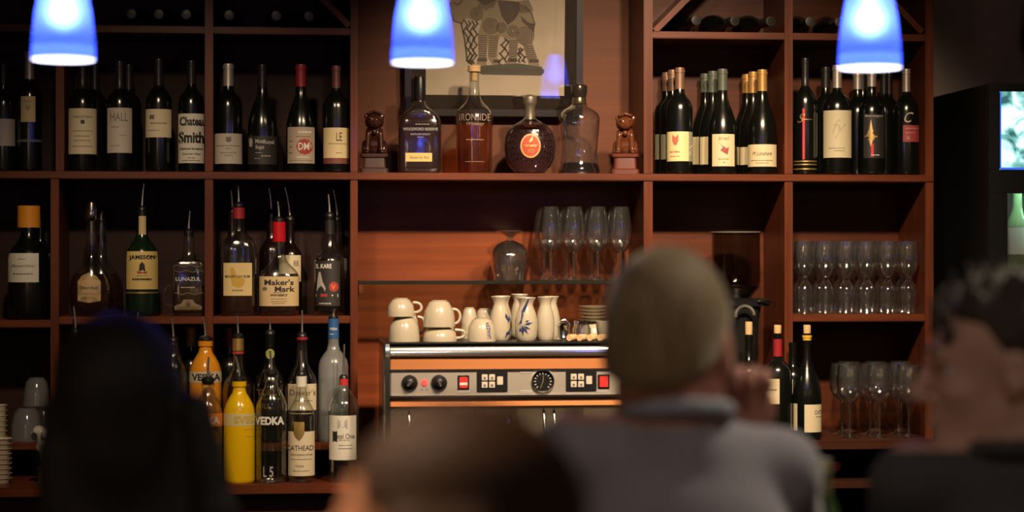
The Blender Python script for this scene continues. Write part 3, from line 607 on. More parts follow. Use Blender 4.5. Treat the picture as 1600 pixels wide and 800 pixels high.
# ------------------------------------------------------------------ liquor on the lower left shelf
GLL = 'liquor bottles on the lower left shelf'
yb = PY(ZLOW_A, 45, F)
bottle('big dark wine magnum with orange cap and white label at the left edge', 45, F, ZLOW_A, [(yb, 27), (yb-3, 31), (yb-8, 32), (405, 32), (395, 30), (386, 24), (376, 16), (366, 12), (357, 11.5), (335, 11.5), (322, 11.5)], DKGLASS, name='wine_bottle', group=GLL,
       labels=[(13, 60, 396, 441, WHITEL)], texts=[fp(34, 405, 10), ('Apertivo', 36, 416, 36, 5, GREYINK, 0, .2), fp(36, 428, 30, GREYINK, 1.6)], bands=[(322, 356, mat('orange_cap_foil', (.80, .30, .02), .5), 'cap', 6.0)])
bottle('dark bottle with white label strip pressed between the magnum and the first upright', 63, F+.10, ZLOW_A, std_prof('bordeaux', PY(ZLOW_A, 63, F+.10), 336, 17), DKGLASS, name='wine_bottle', group=GLL, labels=[(62, 79, 397, 440, WHITEL)])
CR = mat('crown_label_tan', (.50, .34, .16), .55)
yb = PY(ZLOW, 146, F)
def squat(label, cx, Y, sh):
    yb = PY(ZLOW, cx, Y)
    return bottle(label, cx, Y, ZLOW, [(yb, 26), (yb-4, 31), (470, 34), (450, 34), (436, 31), (424, 24), (413, 16), (404, 11.5), (397, 10), (380, 8.5), (345, 8)], GLASSB, group=GLL, fill=428, liq=RUMB, ry=.75,
       stopper=([(346, 9), (341, 11.5), (328, 10), (317, 8)], CHROME) if sh else None, pourer=None if sh else (330, 2),
       decals=[([(122, 440), (128, 431), (139, 426), (150, 431), (157, 440), (157, 470), (139, 473), (122, 470)], CR)] if sh else [([(cx-14+14*math.cos(a*.524)+6, 440+12*math.sin(a*.524)) for a in range(12)], CR)],
       texts=[('Crown Royal', 139, 450, 28, 6, INK, 0, .3), fp(139, 459, 26), fp(139, 465, 22)] if sh else [])
squat('squat cut whisky bottle with tan shield label and silver measuring cap', 143, F-.005, True)
squat('squat whisky bottle with pourer standing behind the silver capped one', 158, F+.125, False)
yb = PY(ZLOW, 222, F)
bottle('green whiskey bottle with tall yellow label and pourer', 222, F, ZLOW, [(yb, 22), (yb-3, 24.5), (yb-8, 25), (402, 25), (392, 23.5), (384, 19), (376, 12.5), (369, 9.2), (350, 7.5), (338, 7.2), (330, 7.2)], GRGLASS, group=GLL,
       labels=[(217, 228, 338, 367, TAN, 'neck_label'), (198, 246.5, 393, 452, YEL)], texts=[('JAMESON', 222, 403, 40, 8.5, INK, .03), fp(222, 436, 30, INK, 2), fp(222, 431, 18), ('IRISH WHISKEY', 222, 437, 30, 2.8, INK)],
       decals=[([(217, 424), (218, 414), (222, 409), (226, 414), (227, 424)], INK), ([(213, 424), (231, 424), (228, 428), (216, 428)], REDINK)], bands=[(456, 458.5, GOLD)], pourer=(287, 3))
yb = PY(ZLOW, 295, F)
lz = bottle('square embossed tequila bottle with side handle and white lettering', 295, F, ZLOW, [(yb, 22), (yb-3, 24.5), (yb-8, 25), (414, 25), (409, 23), (404, 12), (398, 9), (374, 8), (366, 8)], GLASSB, group=GLL, ry=.9, p=7, fill=446, liq=RUMB,
       texts=[('LUNAZUL', 294, 436, 38, 6, WHITE, .01), fp(294, 449, 22, OFFW, 1.4)], decals=[([(273, 478), (283, 474), (287, 468), (301, 468), (305, 474), (315, 478), (315, 484), (273, 484)], mat('pewter_relief', (.40, .32, .18), .35, .7)), ([(291+3.5*math.cos(a*.785)+3, 474+3.5*math.sin(a*.785)) for a in range(8)], CHROME, 'emblem', .004)], pourer=(330, 2))
k = MPP(295, F)
for yy, off in ((416, 0), (424, 2), (459, 1)):
    MB().tube([((-22+4*i)*k, -.9*25*k-.001, (yb-yy+1.6*math.sin(i*1.3+off))*k) for i in range(12)], .0010, 6).build('relief_line', mat('pewter_relief', (.4, .32, .18), .35, .7), lz)
MB().tube([(-24*k, 0, 14*k), (-36*k, 0, 18*k), (-39*k, 0, 34*k), (-34*k, 0, 46*k), (-24*k, 0, 49*k)], .004, 10).build('handle', GLASSB, lz)
yb = PY(ZLOW, 373, F)
bottle('clear rum bottle with red neck band and yellow label showing an island map', 373, F, ZLOW, [(yb, 25), (yb-3, 27.5), (yb-8, 28), (388, 28), (378, 25.5), (370, 18), (365, 11.5), (360, 9.5), (340, 8.5), (324, 8.5)], GLASSB, group=GLL, fill=459, liq=RUMB, ry=.8, p=3,
       bands=[(325, 342, CAP_RD, 'band', .8)], labels=[(349.5, 393.5, 411, 462, colmat('straw_label', (.72, .56, .26)))], texts=[('MOUNT GAY RUM', 371, 432, 38, 3.8, INK, .02), ('BARBADOS', 371, 453.5, 17, 2.6, GREYINK)],
       decals=[([(360, 420), (363, 417), (367, 422), (370, 433), (382, 435), (383, 440), (379, 447), (373, 450), (364, 447), (361, 438)], colmat('map_ochre', (.60, .38, .06)))], pourer=(291, -1))
bottle('pourer topped dark bottle behind the island map rum', 363, F+.12, ZLOW, std_prof('bordeaux', PY(ZLOW, 363, F+.12), 333, 22), BRGLASS, group=GLL, pourer=(297, -2))
yb = PY(ZLOW, 436, F)
bottle('bourbon bottle with red wax neck and wide tan label', 436, F, ZLOW, [(yb, 27), (yb-3, 30), (yb-9, 31), (445, 32), (432, 31.5), (423, 27), (415, 19), (408, 12.5), (400, 10), (390, 9), (378, 9), (347, 9)], GLASSB, group=GLL, fill=428, liq=RUMB, ry=.8, p=3,
       bands=[(347, 378, mat('red_wax', (.50, .012, .02), .18), 'wax_neck', 1.3)], labels=[(405.5, 466.5, 432, 478, TAN)], texts=[("Maker's", 436, 441, 45, 9, INK, .025), ('Mark', 445, 451.5, 31, 8.5, INK, .025), ('WHISKY', 436, 461, 28, 3.6, INK, .03), fp(436, 457, 18), fp(436, 467, 24), fp(436, 471, 24), fp(436, 474, 20)],
       decals=[([(414+4*math.cos(a*.785), 451+3*math.sin(a*.785)) for a in range(8)], GREYINK)], pourer=(315, -2))
bottle('dark bottle with cream label and pourer behind the red wax bourbon', 453, F+.12, ZLOW, std_prof('bordeaux', PY(ZLOW, 453, F+.12), 345, 19), BRGLASS, group=GLL, labels=[(436, 470, 399, 440, CREAM)], texts=[('RR', 463, 412, 8, 9, GREYINK)], pourer=(293, -8))
bottle('slim dark bottle with pourer hidden left behind the red wax bourbon', 424, F+.172, ZLOW, std_prof('bordeaux', PY(ZLOW, 436, F+.172), 335, 19), BRGLASS, group=GLL, pourer=(294, -4))
yb = PY(ZLOW, 515, F)
bottle('clear spirit bottle with black label and red V seal beside the third upright', 515, F, ZLOW, [(yb, 21), (yb-3, 23), (yb-8, 23.5), (408, 23.5), (400, 20.5), (393, 13), (386, 8.5), (362, 7.2), (340, 7.2)], GLASSB, group=GLL, fill=404, liq=liquor('pale_spirit', (.55, .52, .45)),
       bands=[(345, 366, CAP_BK, 'neck_sleeve', .6)], labels=[(492.5, 531, 408, 478, BLACKL)], texts=[('IL KARE', 506, 416, 24, 7, WHITE, .02), ('V', 521, 448.5, 7, 8, colmat('orange_ink', (.8, .2, .06)), .03), fp(508, 474, 18, GREYL, 2.4)],
       decals=[([(521.5+7.5*math.cos(a*.524), 448+8*math.sin(a*.524)) for a in range(12)], REDINK), ([(494, 459), (528, 459), (528, 464), (494, 464)], WHITE, 'strip', .0008), ([(501, 459), (511, 459), (511, 464), (501, 464)], REDINK, 'red_block', .0013), ([(498, 425), (501, 425), (504, 440), (509, 450), (508, 455), (495, 455), (496, 440)], GREYL)], pourer=(304, -2))
bottle('short clear bottle with grey label behind the red V seal bottle', 527, F+.11, ZLOW, std_prof('bordeaux', PY(ZLOW, 530, F+.11), 345, 15.5), GLASSB, group=GLL, labels=[(516, 543, 404, 435, GREYL)], pourer=(297, -6), fill=415, liq=CLEARL)

# ------------------------------------------------------------------ liquor on the bottom steps
GST = 'liquor bottles on the bottom left steps'
Yb_, Yf_ = -.05, -.147
ORANGE, YELLOW = mat('orange_bottle_lacquer', (.80, .32, .02), .18, coat=.5), mat('yellow_bottle_lacquer', (.84, .52, .005), .16, coat=.5)
def vodka_prof(yb, yt, hw):
    H = yb-yt; return [(yb, hw*.90), (yb-2, hw*.97), (yb-6, hw), (yb-H*.66, hw), (yb-H*.72, hw*.97), (yb-H*.78, hw*.85), (yb-H*.84, hw*.64), (yb-H*.885, hw*.46), (yb-H*.92, hw*.40), (yb-H*.945, hw*.38), (yb-H*.95, hw*.46), (yt, hw*.46)]
yb = PY(ZSTEP, 321, Yb_)
bottle('orange lacquered vodka bottle at the back with white lettering band', 321, Yb_, ZSTEP, vodka_prof(yb, 533, 25), ORANGE, name='vodka_bottle', group=GST, bands=[(580, 597, colmat('pale_band', (.62, .55, .42)), 'band', .3)], texts=[('VEDKA', 322, 588.5, 44, 11, INK, .03)], pourer=(497, -4))
yb = PY(ZFRONT, 325, Yf_)
bottle('clear vodka bottle with orange lettering band next to the seated woman', 325, Yf_, ZFRONT, vodka_prof(yb, 597, 22.5), GLASSB, name='vodka_bottle', group=GST, fill=694, liq=CLEARL, bands=[(645, 665, mat('orange_print', (.78, .24, .05), .4), 'band', .3)], texts=[('VEDKA', 322, 655.5, 42, 12, WHITE, .04), fp(328, 690, 28, GREYL), fp(328, 696, 28, GREYL)], pourer=(558, 1))
yb = PY(ZFRONT, 374, Yf_)
bottle('bright yellow lacquered vodka bottle in the front row', 374, Yf_, ZFRONT, vodka_prof(yb, 596, 24.5), YELLOW, name='vodka_bottle', group=GST, bands=[(645, 664.5, colmat('pale_yellow_band', (.66, .56, .25)), 'band', .3)], texts=[('SVED', 385, 654.5, 38, 11.5, colmat('khaki_ink', (.60, .45, .10)), .03), fp(389, 669, 14, colmat('khaki_ink', (.6, .45, .1))), fp(389, 680, 12, colmat('khaki_ink', (.6, .45, .1)))], pourer=(557, -6))
yb = PY(ZFRONT, 424, Yf_)
bottle('clear half full vodka bottle with white lettering beside the yellow one', 424, Yf_, ZFRONT, vodka_prof(yb, 585, 24.5), GLASSB, name='vodka_bottle', group=GST, fill=703, liq=CLEARL, texts=[('SVEDKA', 418, 656, 52, 13, WHITE, .045), ('L', 414, 735, 5, 16, GREYL), ('5', 424, 735, 6, 16, GREYL)], pourer=(548, -2))
yb = PY(ZFRONT, 471, Yf_)
bottle('white capped vodka bottle with cream label and gold shield', 471, Yf_, ZFRONT, [(yb, 19), (yb-3, 20.5), (yb-7, 21), (650, 21), (642, 20), (632, 15), (622, 9.5), (615, 8.2), (600, 7.5), (588, 7.5)], GLASSB, name='vodka_bottle', group=GST, fill=646, liq=CLEARL,
       bands=[(588, 604, colmat('white_cap', (.75, .72, .66)), 'cap', .8)], labels=[(450.5, 492, 673, 742, CREAM)], decals=[([(459, 658), (475.5, 658), (475.5, 676), (472, 682), (467, 687), (462, 682), (459, 676)], GOLD, 'shield', .002)],
       texts=[('CATHEAD', 469, 698.5, 42, 8, INK, .0), ('Honeysuckle', 471, 709, 34, 5, GREYINK, 0, .3), ('Vodka', 468, 726, 13, 3.5, GREYINK, 0, .3), fp(471, 716, 32), fp(471, 734, 26)], pourer=(548, -1))
yb = PY(ZFRONT, 537, Yf_)
bottle('clear vodka bottle with square white label and black pourer', 537, Yf_, ZFRONT, [(yb, 22), (yb-3, 23.5), (yb-7, 24), (642, 24), (632, 23), (624, 19.5), (616, 13), (609, 8.5), (602, 7), (594, 7)], GLASSB, name='vodka_bottle', group=GST, fill=637, liq=CLEARL,
       labels=[(514.5, 556.5, 648, 717, WHITEL)], decals=[([(527, 653), (543, 653), (543, 669), (527, 669)], GREYL), ([(532, 657), (538, 657), (538, 666), (532, 666)], WHITEL, 'stamp', .0014), ([(520, 672), (527, 672), (527, 689), (520, 689)], INK)],
       texts=[('Ketel One', 537, 680, 34, 8, INK, .0), fp(538, 686, 18), fp(540, 694, 22), fp(540, 699, 22)], bands=[(592, 602, colmat('red_neck_ring', (.5, .03, .03)), 'neck_ring', .5)], pourer=(538, 1))
# back row
wine('dark wine bottle with yellow foil behind the orange vodka', 299, 509, .19, ZSTEP, 'bordeaux', hw=20, group=GST, capsule=(542, YELCAP))
wine('dark wine bottle with red foil behind the gold collared rum', 359, 513, .17, ZSTEP, 'bordeaux', hw=17.5, group=GST, capsule=(542, CAP_RD))
yb = PY(ZSTEP, 372, Yb_)
bottle('dark rum bottle with gold collar in the back row', 372, Yb_, ZSTEP, [(yb, 23), (yb-4, 24.8), (610, 24.8), (597, 22), (586, 15), (576, 9.5), (560, 8.5), (529, 8.2)], GLASSB, group=GST, fill=600, liq=RUMB, bands=[(529, 548, GOLD, 'collar', .8), (549, 553, REDINK, 'band', .8)], pourer=(494, -2))
yb = PY(ZSTEP, 422, Yb_)
bottle('dark whiskey bottle with green neck medallion in the back row', 422, Yb_, ZSTEP, [(yb, 22), (yb-4, 24), (600, 24), (588, 21), (578, 14), (568, 9), (545, 8), (524, 8)], DKGLASS, group=GST, decals=[([(422+7*math.cos(a*.524), 553+8*math.sin(a*.524)) for a in range(12)], colmat('green_gold_medal', (.30, .34, .10)), 'neck_medallion', .001)],
       texts=[('TULLY', 421, 612, 40, 9, GOLD, .01), ('HILL', 412, 633, 22, 8, GOLD, .01), fp(421, 622, 36, GOLD)], pourer=(498, -1))
yb = PY(ZSTEP, 472, Yb_)
bottle('scotch bottle with cream curved label and red neck ring in the back row', 472, Yb_, ZSTEP, [(yb, 22), (yb-4, 24), (602, 24), (590, 22), (580, 17), (570, 11), (555, 8.5), (528, 8)], GLASSB, group=GST, fill=597, liq=liquor('pale_scotch', (.50, .24, .08)), bands=[(527, 531, CAP_RD, 'band', .8)],
       labels=[(450, 494, 599, 640, CREAM)], texts=[("Dewar's", 473, 612, 40, 9, GREYINK, .0), fp(473, 625, 30)], pourer=(485, 0))
yb = PY(ZSTEP, 521, Yb_)
bottle('frosted vodka bottle with blue foil neck in the back row', 521, Yb_, ZSTEP, [(yb, 21), (yb-3, 23), (yb-7, 23.5), (572, 23.5), (563, 21.5), (554, 16), (547, 10.5), (538, 8.5), (512, 8), (498, 8)], FROST, name='vodka_bottle', group=GST, fill=590, liq=CLEARL, bands=[(498, 529, mat('blue_foil', (.05, .15, .40), .3, .3), 'foil_neck', .6)], texts=[('VODKA', 521, 514, 12, 4, WHITE), fp(521, 522, 12, WHITE), ('GREY GOOSE', 517, 645, 30, 5, GREYINK)], pourer=(483, 2))
yb = PY(ZSTEP, 272, Yb_)
bottle('clear bottle with slender pourer beside the dark haired woman', 271, Yb_, ZSTEP, [(yb, 20), (yb-4, 22), (585, 22), (572, 19), (560, 13), (550, 8.5), (535, 7.5)], GLASSB, group=GST, fill=600, liq=CLEARL, pourer=(497, -3))
yb = PY(ZSTEP, 222, Yb_)
bottle('clear bottle hidden behind the dark haired woman, only its spout rising', 214, Yb_, ZSTEP, [(yb, 22), (yb-4, 24), (585, 24), (572, 21), (560, 13), (550, 8.5), (530, 7.5)], GLASSB, group=GST, fill=600, liq=CLEARL, pourer=(488, 2))
bottle('clear bottle with tilted spout below the squat whisky bottle', 118, Yb_, ZSTEP, [(yb, 22), (yb-4, 24), (585, 24), (572, 21), (560, 13), (550, 8.5), (520, 7.5)], GLASSB, group=GST, fill=600, liq=CLEARL, pourer=(478, -3))

# ------------------------------------------------------------------ wine on the right counter
GRC = 'opened wine bottles on the right counter'
Yr = -.125
def rwine(label, cx, yt, kind, hw, Y=Yr, **kw): return wine(label, cx, yt, Y, ZRIGHT, kind, hw=hw, group=GRC, nk=6.2, **kw)
rwine('opened wine bottle with cork and white label by the raised hand', 1170, 523, 'bordeaux', 21.5, cork=(503, CORK), labels=[(1152, 1190, 597, 655, CREAM)])
rwine('opened wine bottle with red foil, cork and notched cream label', 1215, 521, 'bordeaux', 23, cork=(508, CORK), bands=[(530, 557, CAP_RD, 'foil', .9)], labels=[(1193.5, 1218, 591, 630, CREAM)], texts=[fp(1206, 608, 16, GREYINK, 2)])
rwine('dark wine bottle with white label strip behind the notched label bottle', 1239, 535, 'bordeaux', 17, Y=-.05, labels=[(1231, 1239, 592, 645, CREAM)])
rwine('opened sloping wine bottle with cork and white label beside the wine glasses', 1261, 521, 'burgundy', 22.5, cork=(508, CORK), bands=[(524, 532, YELCAP, 'foil', .6)], labels=[(1240, 1246, 630, 672, CREAM, 'label_edge'), (1257, 1283.5, 631, 674, CREAM)], texts=[('CHT', 1278, 643, 11, 6, GREYINK), fp(1279, 650, 9)])

# ------------------------------------------------------------------ bottles lying in the racks
def lying(label, px, py, z=None, r=.037, cap=None, Y=.03, glass=None, group='bottles lying in the wine racks', yaw=0):
    q = P(px, py, Y); zz = q.z if z is None else z+r
    t = thing('wine_bottle', label, 'bottle', (q.x, Y, zz), group=group)
    prof = [(.0075*1.9, 0), (.0075*1.9, .02), (.0135, .021), (.0135, .07), (.016, .085), (.024, .11), (.033, .14), (r, .165), (r, .235), (r*.9, .24)]
    secs = MB().lathe(prof, 24); secs.v = [(x, zv, y) for x, y, zv in secs.v]; o = secs.build('glass', glass or DKGLASS, t)
    c = MB().lathe([(.012, -.0015), (.0148, -.001), (.0148, .055), (.0142, .055)], 18); c.v = [(x, zv, y) for x, y, zv in c.v]; c.build('capsule', cap or CAP_BK, t)
    rr = MB().lathe([(.0148, -.002), (.0152, .001), (.0120, -.0022)], 18, False, False); rr.v = [(x, zv, y) for x, y, zv in rr.v]; rr.build('foil_rim', mat('worn_foil_rim', (.30, .29, .25), .35, .6), t)
    t.rotation_euler.z = yaw
    return t
for i, (px, w_) in enumerate(((205, 'leftmost bottle lying in the upper left rack'), (248, 'second bottle lying in the upper left rack'), (291, 'third bottle lying in the upper left rack, by the second upright'))):
    lying(w_, px, 20, ZTOPL)
for px, w_ in ((358, 'first bottle lying in the rack right of the second upright'), (432, 'second bottle lying in the rack right of the second upright'), (483, 'third bottle lying in the rack right of the second upright, under the diagonal board')):
    lying(w_, px, 20, ZTOPL)
for px, w_, yw in ((1088, 'leftmost bottle lying in the right rack beside the diagonal board', -.12), (1148, 'middle bottle lying in the right rack with metal rimmed top', -.2), (1204, 'rightmost bottle lying in the right rack by the upright', -.22)):
    lying(w_, px, 28, ZTOPR, yaw=-yw)
for px, w_ in ((1266, 'first bottle lying in the far right rack, ringed foil'), (1312, 'second bottle lying in the far right rack beside the blue lamp'), (1368, 'third bottle lying in the far right rack beyond the blue lamp')):
    lying(w_, px, 26, ZTOPR)
lying('bottle with red foil lying in the cubby below the right counter', 1306, 722, zc, cap=mat('rose_red_foil', (.50, .05, .09), .3), Y=-.10, yaw=-.35)
lying('dark bottle lying in the cubby below the right counter behind the seated man', 1396, 722, zc, Y=-.10)
# ------------------------------------------------------------------ soft modelling: blended round forms turned into one skin
def smin(a, b, k):
    h = np.clip(.5+.5*(b-a)/k, 0, 1); return b*(1-h)+a*h-k*h*(1-h)
class Soft:
    def __init__(s): s.pr = []
    def cap(s, a, b, ra, rb=None, k=.02): s.pr.append(('c', np.array(a, float), np.array(b, float), ra, ra if rb is None else rb, k)); return s
    def ell(s, c, r, R=None, k=.02, sub=False): s.pr.append(('s' if sub else 'e', np.array(c, float), np.array(r if hasattr(r, '__len__') else (r, r, r), float), None if R is None else np.array(R, float), None, k)); return s
    def cut(s, fn): s.pr.append(('f', fn, None, None, None, None)); return s
    def field(s, X, d=None):
        d = np.full(X.shape[:-1], 1.0) if d is None else d
        for p in s.pr:
            if p[0] == 'f': d = np.maximum(d, p[1](X)); continue
            _, a, b, c, e, k = p
            if p[0] == 'c':
                ab = b-a; t = np.clip(((X-a)@ab)/max(ab@ab, 1e-12), 0, 1)
                v = np.linalg.norm(X-a-t[..., None]*ab, axis=-1)-(c+(e-c)*t)
            else:
                q = X-a
                if c is not None: q = q@c
                q = q/b; n = np.linalg.norm(q, axis=-1); g = np.linalg.norm(q/b, axis=-1)
                v = n*(n-1)/np.maximum(g, 1e-9)
            d = -smin(-d, v, k) if p[0] == 's' else smin(d, v, k)
        return d
    def bounds(s, m=.03):
        lo, hi = np.full(3, 9e9), np.full(3, -9e9)
        for p in s.pr:
            if p[0] == 'c': r = max(p[3], p[4]); lo = np.minimum(lo, np.minimum(p[1], p[2])-r); hi = np.maximum(hi, np.maximum(p[1], p[2])+r)
            elif p[0] == 'e': r = p[2].max(); lo = np.minimum(lo, p[1]-r); hi = np.maximum(hi, p[1]+r)
        return lo-m, hi+m
    def mesh(s, name, mats, h=.008, pick=None):
        lo, hi = s.bounds(); n = np.ceil((hi-lo)/h).astype(int)+1
        ax = [lo[i]+h*np.arange(n[i]) for i in range(3)]
        d = np.full(tuple(n), 1.0)
        for p in s.pr:
            one = Soft(); one.pr = [p]
            if p[0] == 'f': w0, w1 = np.zeros(3, int), n
            else:
                if p[0] == 'c': r = max(p[3], p[4]); b0, b1 = np.minimum(p[1], p[2])-r, np.maximum(p[1], p[2])+r
                else: r = p[2].max(); b0, b1 = p[1]-r, p[1]+r
                m_ = p[5]*1.1+2.5*h; w0 = np.clip(np.floor((b0-m_-lo)/h).astype(int), 0, n); w1 = np.clip(np.ceil((b1+m_-lo)/h).astype(int)+1, 0, n)
            sl_ = tuple(slice(w0[i], w1[i]) for i in range(3))
            X = np.stack(np.meshgrid(*[ax[i][w0[i]:w1[i]] for i in range(3)], indexing='ij'), -1)
            d[sl_] = one.field(X, d[sl_])
        ins = d < 0
        acc = np.zeros((*(n-1), 3)); cnt = np.zeros(tuple(n-1))
        cor = [(i, j, k) for i in (0, 1) for j in (0, 1) for k in (0, 1)]
        sl = lambda A, c: A[c[0]:n[0]-1+c[0], c[1]:n[1]-1+c[1], c[2]:n[2]-1+c[2]]
        for c in cor:
            for a in range(3):
                if c[a]: continue
                e = list(c); e[a] = 1; d0, d1 = sl(d, c), sl(d, e); m = (d0 < 0) != (d1 < 0)
                t = np.where(m, d0/np.where(m, d0-d1, 1), 0)
                off = np.array(c, float)
                for q in range(3): acc[..., q] += np.where(m, off[q]+(t if q == a else 0), 0)
                cnt += m
        act = cnt > 0; idx = -np.ones(act.shape, int); idx[act] = np.arange(act.sum())
        cell = np.argwhere(act); V = lo+h*(cell+acc[act]/cnt[act][:, None]); F_ = []
        for a in range(3):
            b, c = (a+1) % 3, (a+2) % 3; s0 = [slice(None)]*3; s1 = [slice(None)]*3; s0[a] = slice(0, -1); s1[a] = slice(1, None)
            i0, i1 = ins[tuple(s0)], ins[tuple(s1)]; m = i0 != i1; E = np.argwhere(m); fl = i0[m]
            ok = (E[:, b] > 0) & (E[:, c] > 0) & (E[:, b] < n[b]-1) & (E[:, c] < n[c]-1); E, fl = E[ok], fl[ok]
            def cellid(db, dc):
                q = E.copy(); q[:, b] -= db; q[:, c] -= dc; return idx[q[:, 0], q[:, 1], q[:, 2]]
            Q = np.stack([cellid(1, 1), cellid(0, 1), cellid(0, 0), cellid(1, 0)], 1); Q[~fl] = Q[~fl][:, ::-1]; F_.append(Q)
        Fq = np.concatenate(F_)
        me = bpy.data.meshes.new(name); me.from_pydata(V.tolist(), [], Fq.tolist()); me.update()
        me.polygons.foreach_set('use_smooth', [True]*len(me.polygons))
        mats = mats if isinstance(mats, (list, tuple)) else [mats]
        for m_ in mats: me.materials.append(m_)
        if pick is not None:
            cen = V[Fq].mean(1); me.polygons.foreach_set('material_index', pick(cen).astype(int).tolist())
        return me
    def build(s, name, mats, parent=None, h=.008, pick=None): return link(name, s.mesh(name, mats, h, pick), parent)

# ------------------------------------------------------------------ guardian lions
def lion(label, cx, ytop, m, m2, flip):
    Y = .05; t = thing('guardian_lion', label, 'statue', (P(cx, 400, Y).x, Y, ZMID+.0006), FACE(cx), 'carved guardian lions'); k = MPP(cx, Y)
    yb = PY(ZMID, cx, Y); z = lambda y: (yb-y)*k
    MB().loft([(0, 22*k, .030, 8), (.012, 22*k, .030, 8), (.016, 18*k, .026, 8), (z(248), 17*k, .025, 8), (z(246), 21*k, .030, 8), (z(241), 22*k, .031, 8)], 28).build('pedestal', m2, t)
    s = Soft(); zb = z(242); H = z(ytop)-zb; u = lambda a, b, c: (a*18*k, b*.03, zb+c*H)
    s.ell(u(0, .45, .22), (15*k, .024, .24*H), k=.006).ell(u(0, .1, .48), (14*k, .020, .20*H), k=.008)
    for q in (-1, 1):
        s.cap(u(.62*q, -.55, .02), u(.52*q, -.35, .46), .0075, .0085, .004); s.ell(u(.64*q, -.8, .05), (.008, .012, .007), k=.003)
        s.cap(u(.85*q, .3, .05), u(.75*q, .5, .25), .010, .011, .005); s.ell(u(.8*q, 0, .05), (.009, .014, .007), k=.003)
        s.ell(u(.72*q, -.05, .86), (.006, .004, .008), k=.003)
    s.ell(u(0, -.35, .74), (13*k, .021, .16*H), k=.005).ell(u(0, -1.0, .67), (8.5*k, .012, .08*H), k=.004).ell(u(0, -1.35, .72), (.005, .004, .004), k=.002)
    s.ell(u(0, -1.45, .62), (6*k, .006, .022*H), k=.003, sub=True)
    for q in (-1, 1): s.ell(u(.36*q, -1.0, .80), (.0045, .004, .004), k=.002)
    for i in range(11):
        a = math.pi*(i/10)*1.3-.15*math.pi
        s.ell(u(.66*math.cos(a), .05, .74+.16*math.sin(a)), (.0062, .010, .0062), k=.002)
    for i in range(5): s.ell(u(-.5+.25*i, -.35, .96-.02*abs(i-2)), (.005, .008, .005), k=.002)
    s.ell(u(0, -.75, .50), (.009, .009, .009), k=.002)
    s.build('lion_figure', m, t, .0022)
lion('dark carved guardian lion left of the flat whiskey flask', 585, 172, mat('dark_red_glaze', (.035, .010, .007), .22, coat=.5), mat('dark_carved_wood', (.05, .018, .012), .45), 1)
lion('amber glazed guardian lion on a red pedestal beside the right upright', 977, 176, mat('amber_glaze', (.12, .036, .014), .16, coat=.6), mat('red_lacquer_wood', (.13, .030, .016), .4), -1)

# ------------------------------------------------------------------ espresso machine
YM = -.36
em = thing('espresso_machine', 'chrome espresso machine with orange metal bands, knobs and gauge on the counter', 'coffee machine', (P(800, 400, YM).x, YM+.2, ZMACH+.0006))
EO = -em.location
X = lambda px, Y=YM: P(px, 400, Y).x
Zm = lambda y, Y=YM: P(800, y, Y).z
XL, XR = X(600), X(1042)
def ebox(name, x0, x1, y0, y1, Y0, Y1, m, b=.002, parent=em): return MB().box(X(x0), X(x1), Y0, Y1, Zm(y1), Zm(y0), b).shift(EO).build(name, m, parent)
ebox('body', 604, 1038, 560, 640, YM+.03, YM+.34, STEEL, .004)
ebox('cup_tray', 602, 1040, 534.5, 537.5, YM-.002, YM+.35, BLACK, .001)
a = MB(); a.prism([(YM+.014, Zm(537)), (YM+.007, Zm(539)), (YM+.002, Zm(542.5)), (YM-.001, Zm(547)), (YM-.003, Zm(553)), (YM-.003, Zm(556)), (YM+.004, Zm(558)), (YM+.34, Zm(558)), (YM+.34, Zm(537))], X(610), X(1032)); a.v = [(y, x, z) for x, y, z in a.v]; a.shift(EO).build('top_rail', CHROME, em)
a = MB(); a.prism([(YM+.007, Zm(559)), (YM+.002, Zm(576)), (YM+.05, Zm(576)), (YM+.05, Zm(559))], X(610), X(1032)); a.v = [(y, x, z) for x, y, z in a.v]; a.shift(EO).build('upper_orange_band', ORANGE_METAL, em)
ebox('trim_line', 610, 1032, 576, 579, YM-.006, YM+.05, CHROME, .001)
pn = ebox('control_panel', 611, 1032, 579, 617, YM, YM+.06, STEEL, .002)
ebox('trim_line', 610, 1032, 617, 621, YM-.006, YM+.05, CHROME, .001)
a = MB(); a.prism([(YM+.008, Zm(621)), (YM+.002, Zm(634)), (YM+.06, Zm(634)), (YM+.06, Zm(621))], X(610), X(1032)); a.v = [(y, x, z) for x, y, z in a.v]; a.shift(EO).build('lower_orange_band', ORANGE_METAL, em)
GREENCH = mat('tinted_chrome', (.50, .56, .50), .18, 1)
for x in (600, 1031):
    MB().loft([(Zm(770), .012, .17, 6, X(x+5.5), YM+.165), (Zm(560), .012, .17, 6, X(x+5.5), YM+.165), (Zm(538), .011, .168, 6, X(x+5.5), YM+.165), (Zm(535), .009, .165, 6, X(x+5.5), YM+.165)], 24).shift(EO).build('side_cheek', GREENCH, em)
zbm = ZMACH+.0010
MB().box(XL+.01, XR-.01, YM+.0, YM+.34, zbm+.045, zbm+.10, .004).shift(EO).build('drip_tray', STEEL, em)
MB().box(XL+.02, XR-.02, YM+.20, YM+.33, zbm+.10, Zm(638), .003).shift(EO).build('back_splash', STEEL, em)
for x in (620, 1020):
    for y in (YM+.04, YM+.30): MB().lathe([(.018, 0), (.018, .03), (.012, .046)], 16).shift((X(x), y, zbm)).shift(EO).build('foot', BLACK, em)
def faceon(prof, px, py, Y=YM, n=24):                         # lathe whose axis points at the guest
    b = MB().lathe(prof, n); b.v = [(x+X(px), Y-z, y+Zm(py)) for x, y, z in b.v]; return b.shift(EO)
kp = MPP(800, YM)
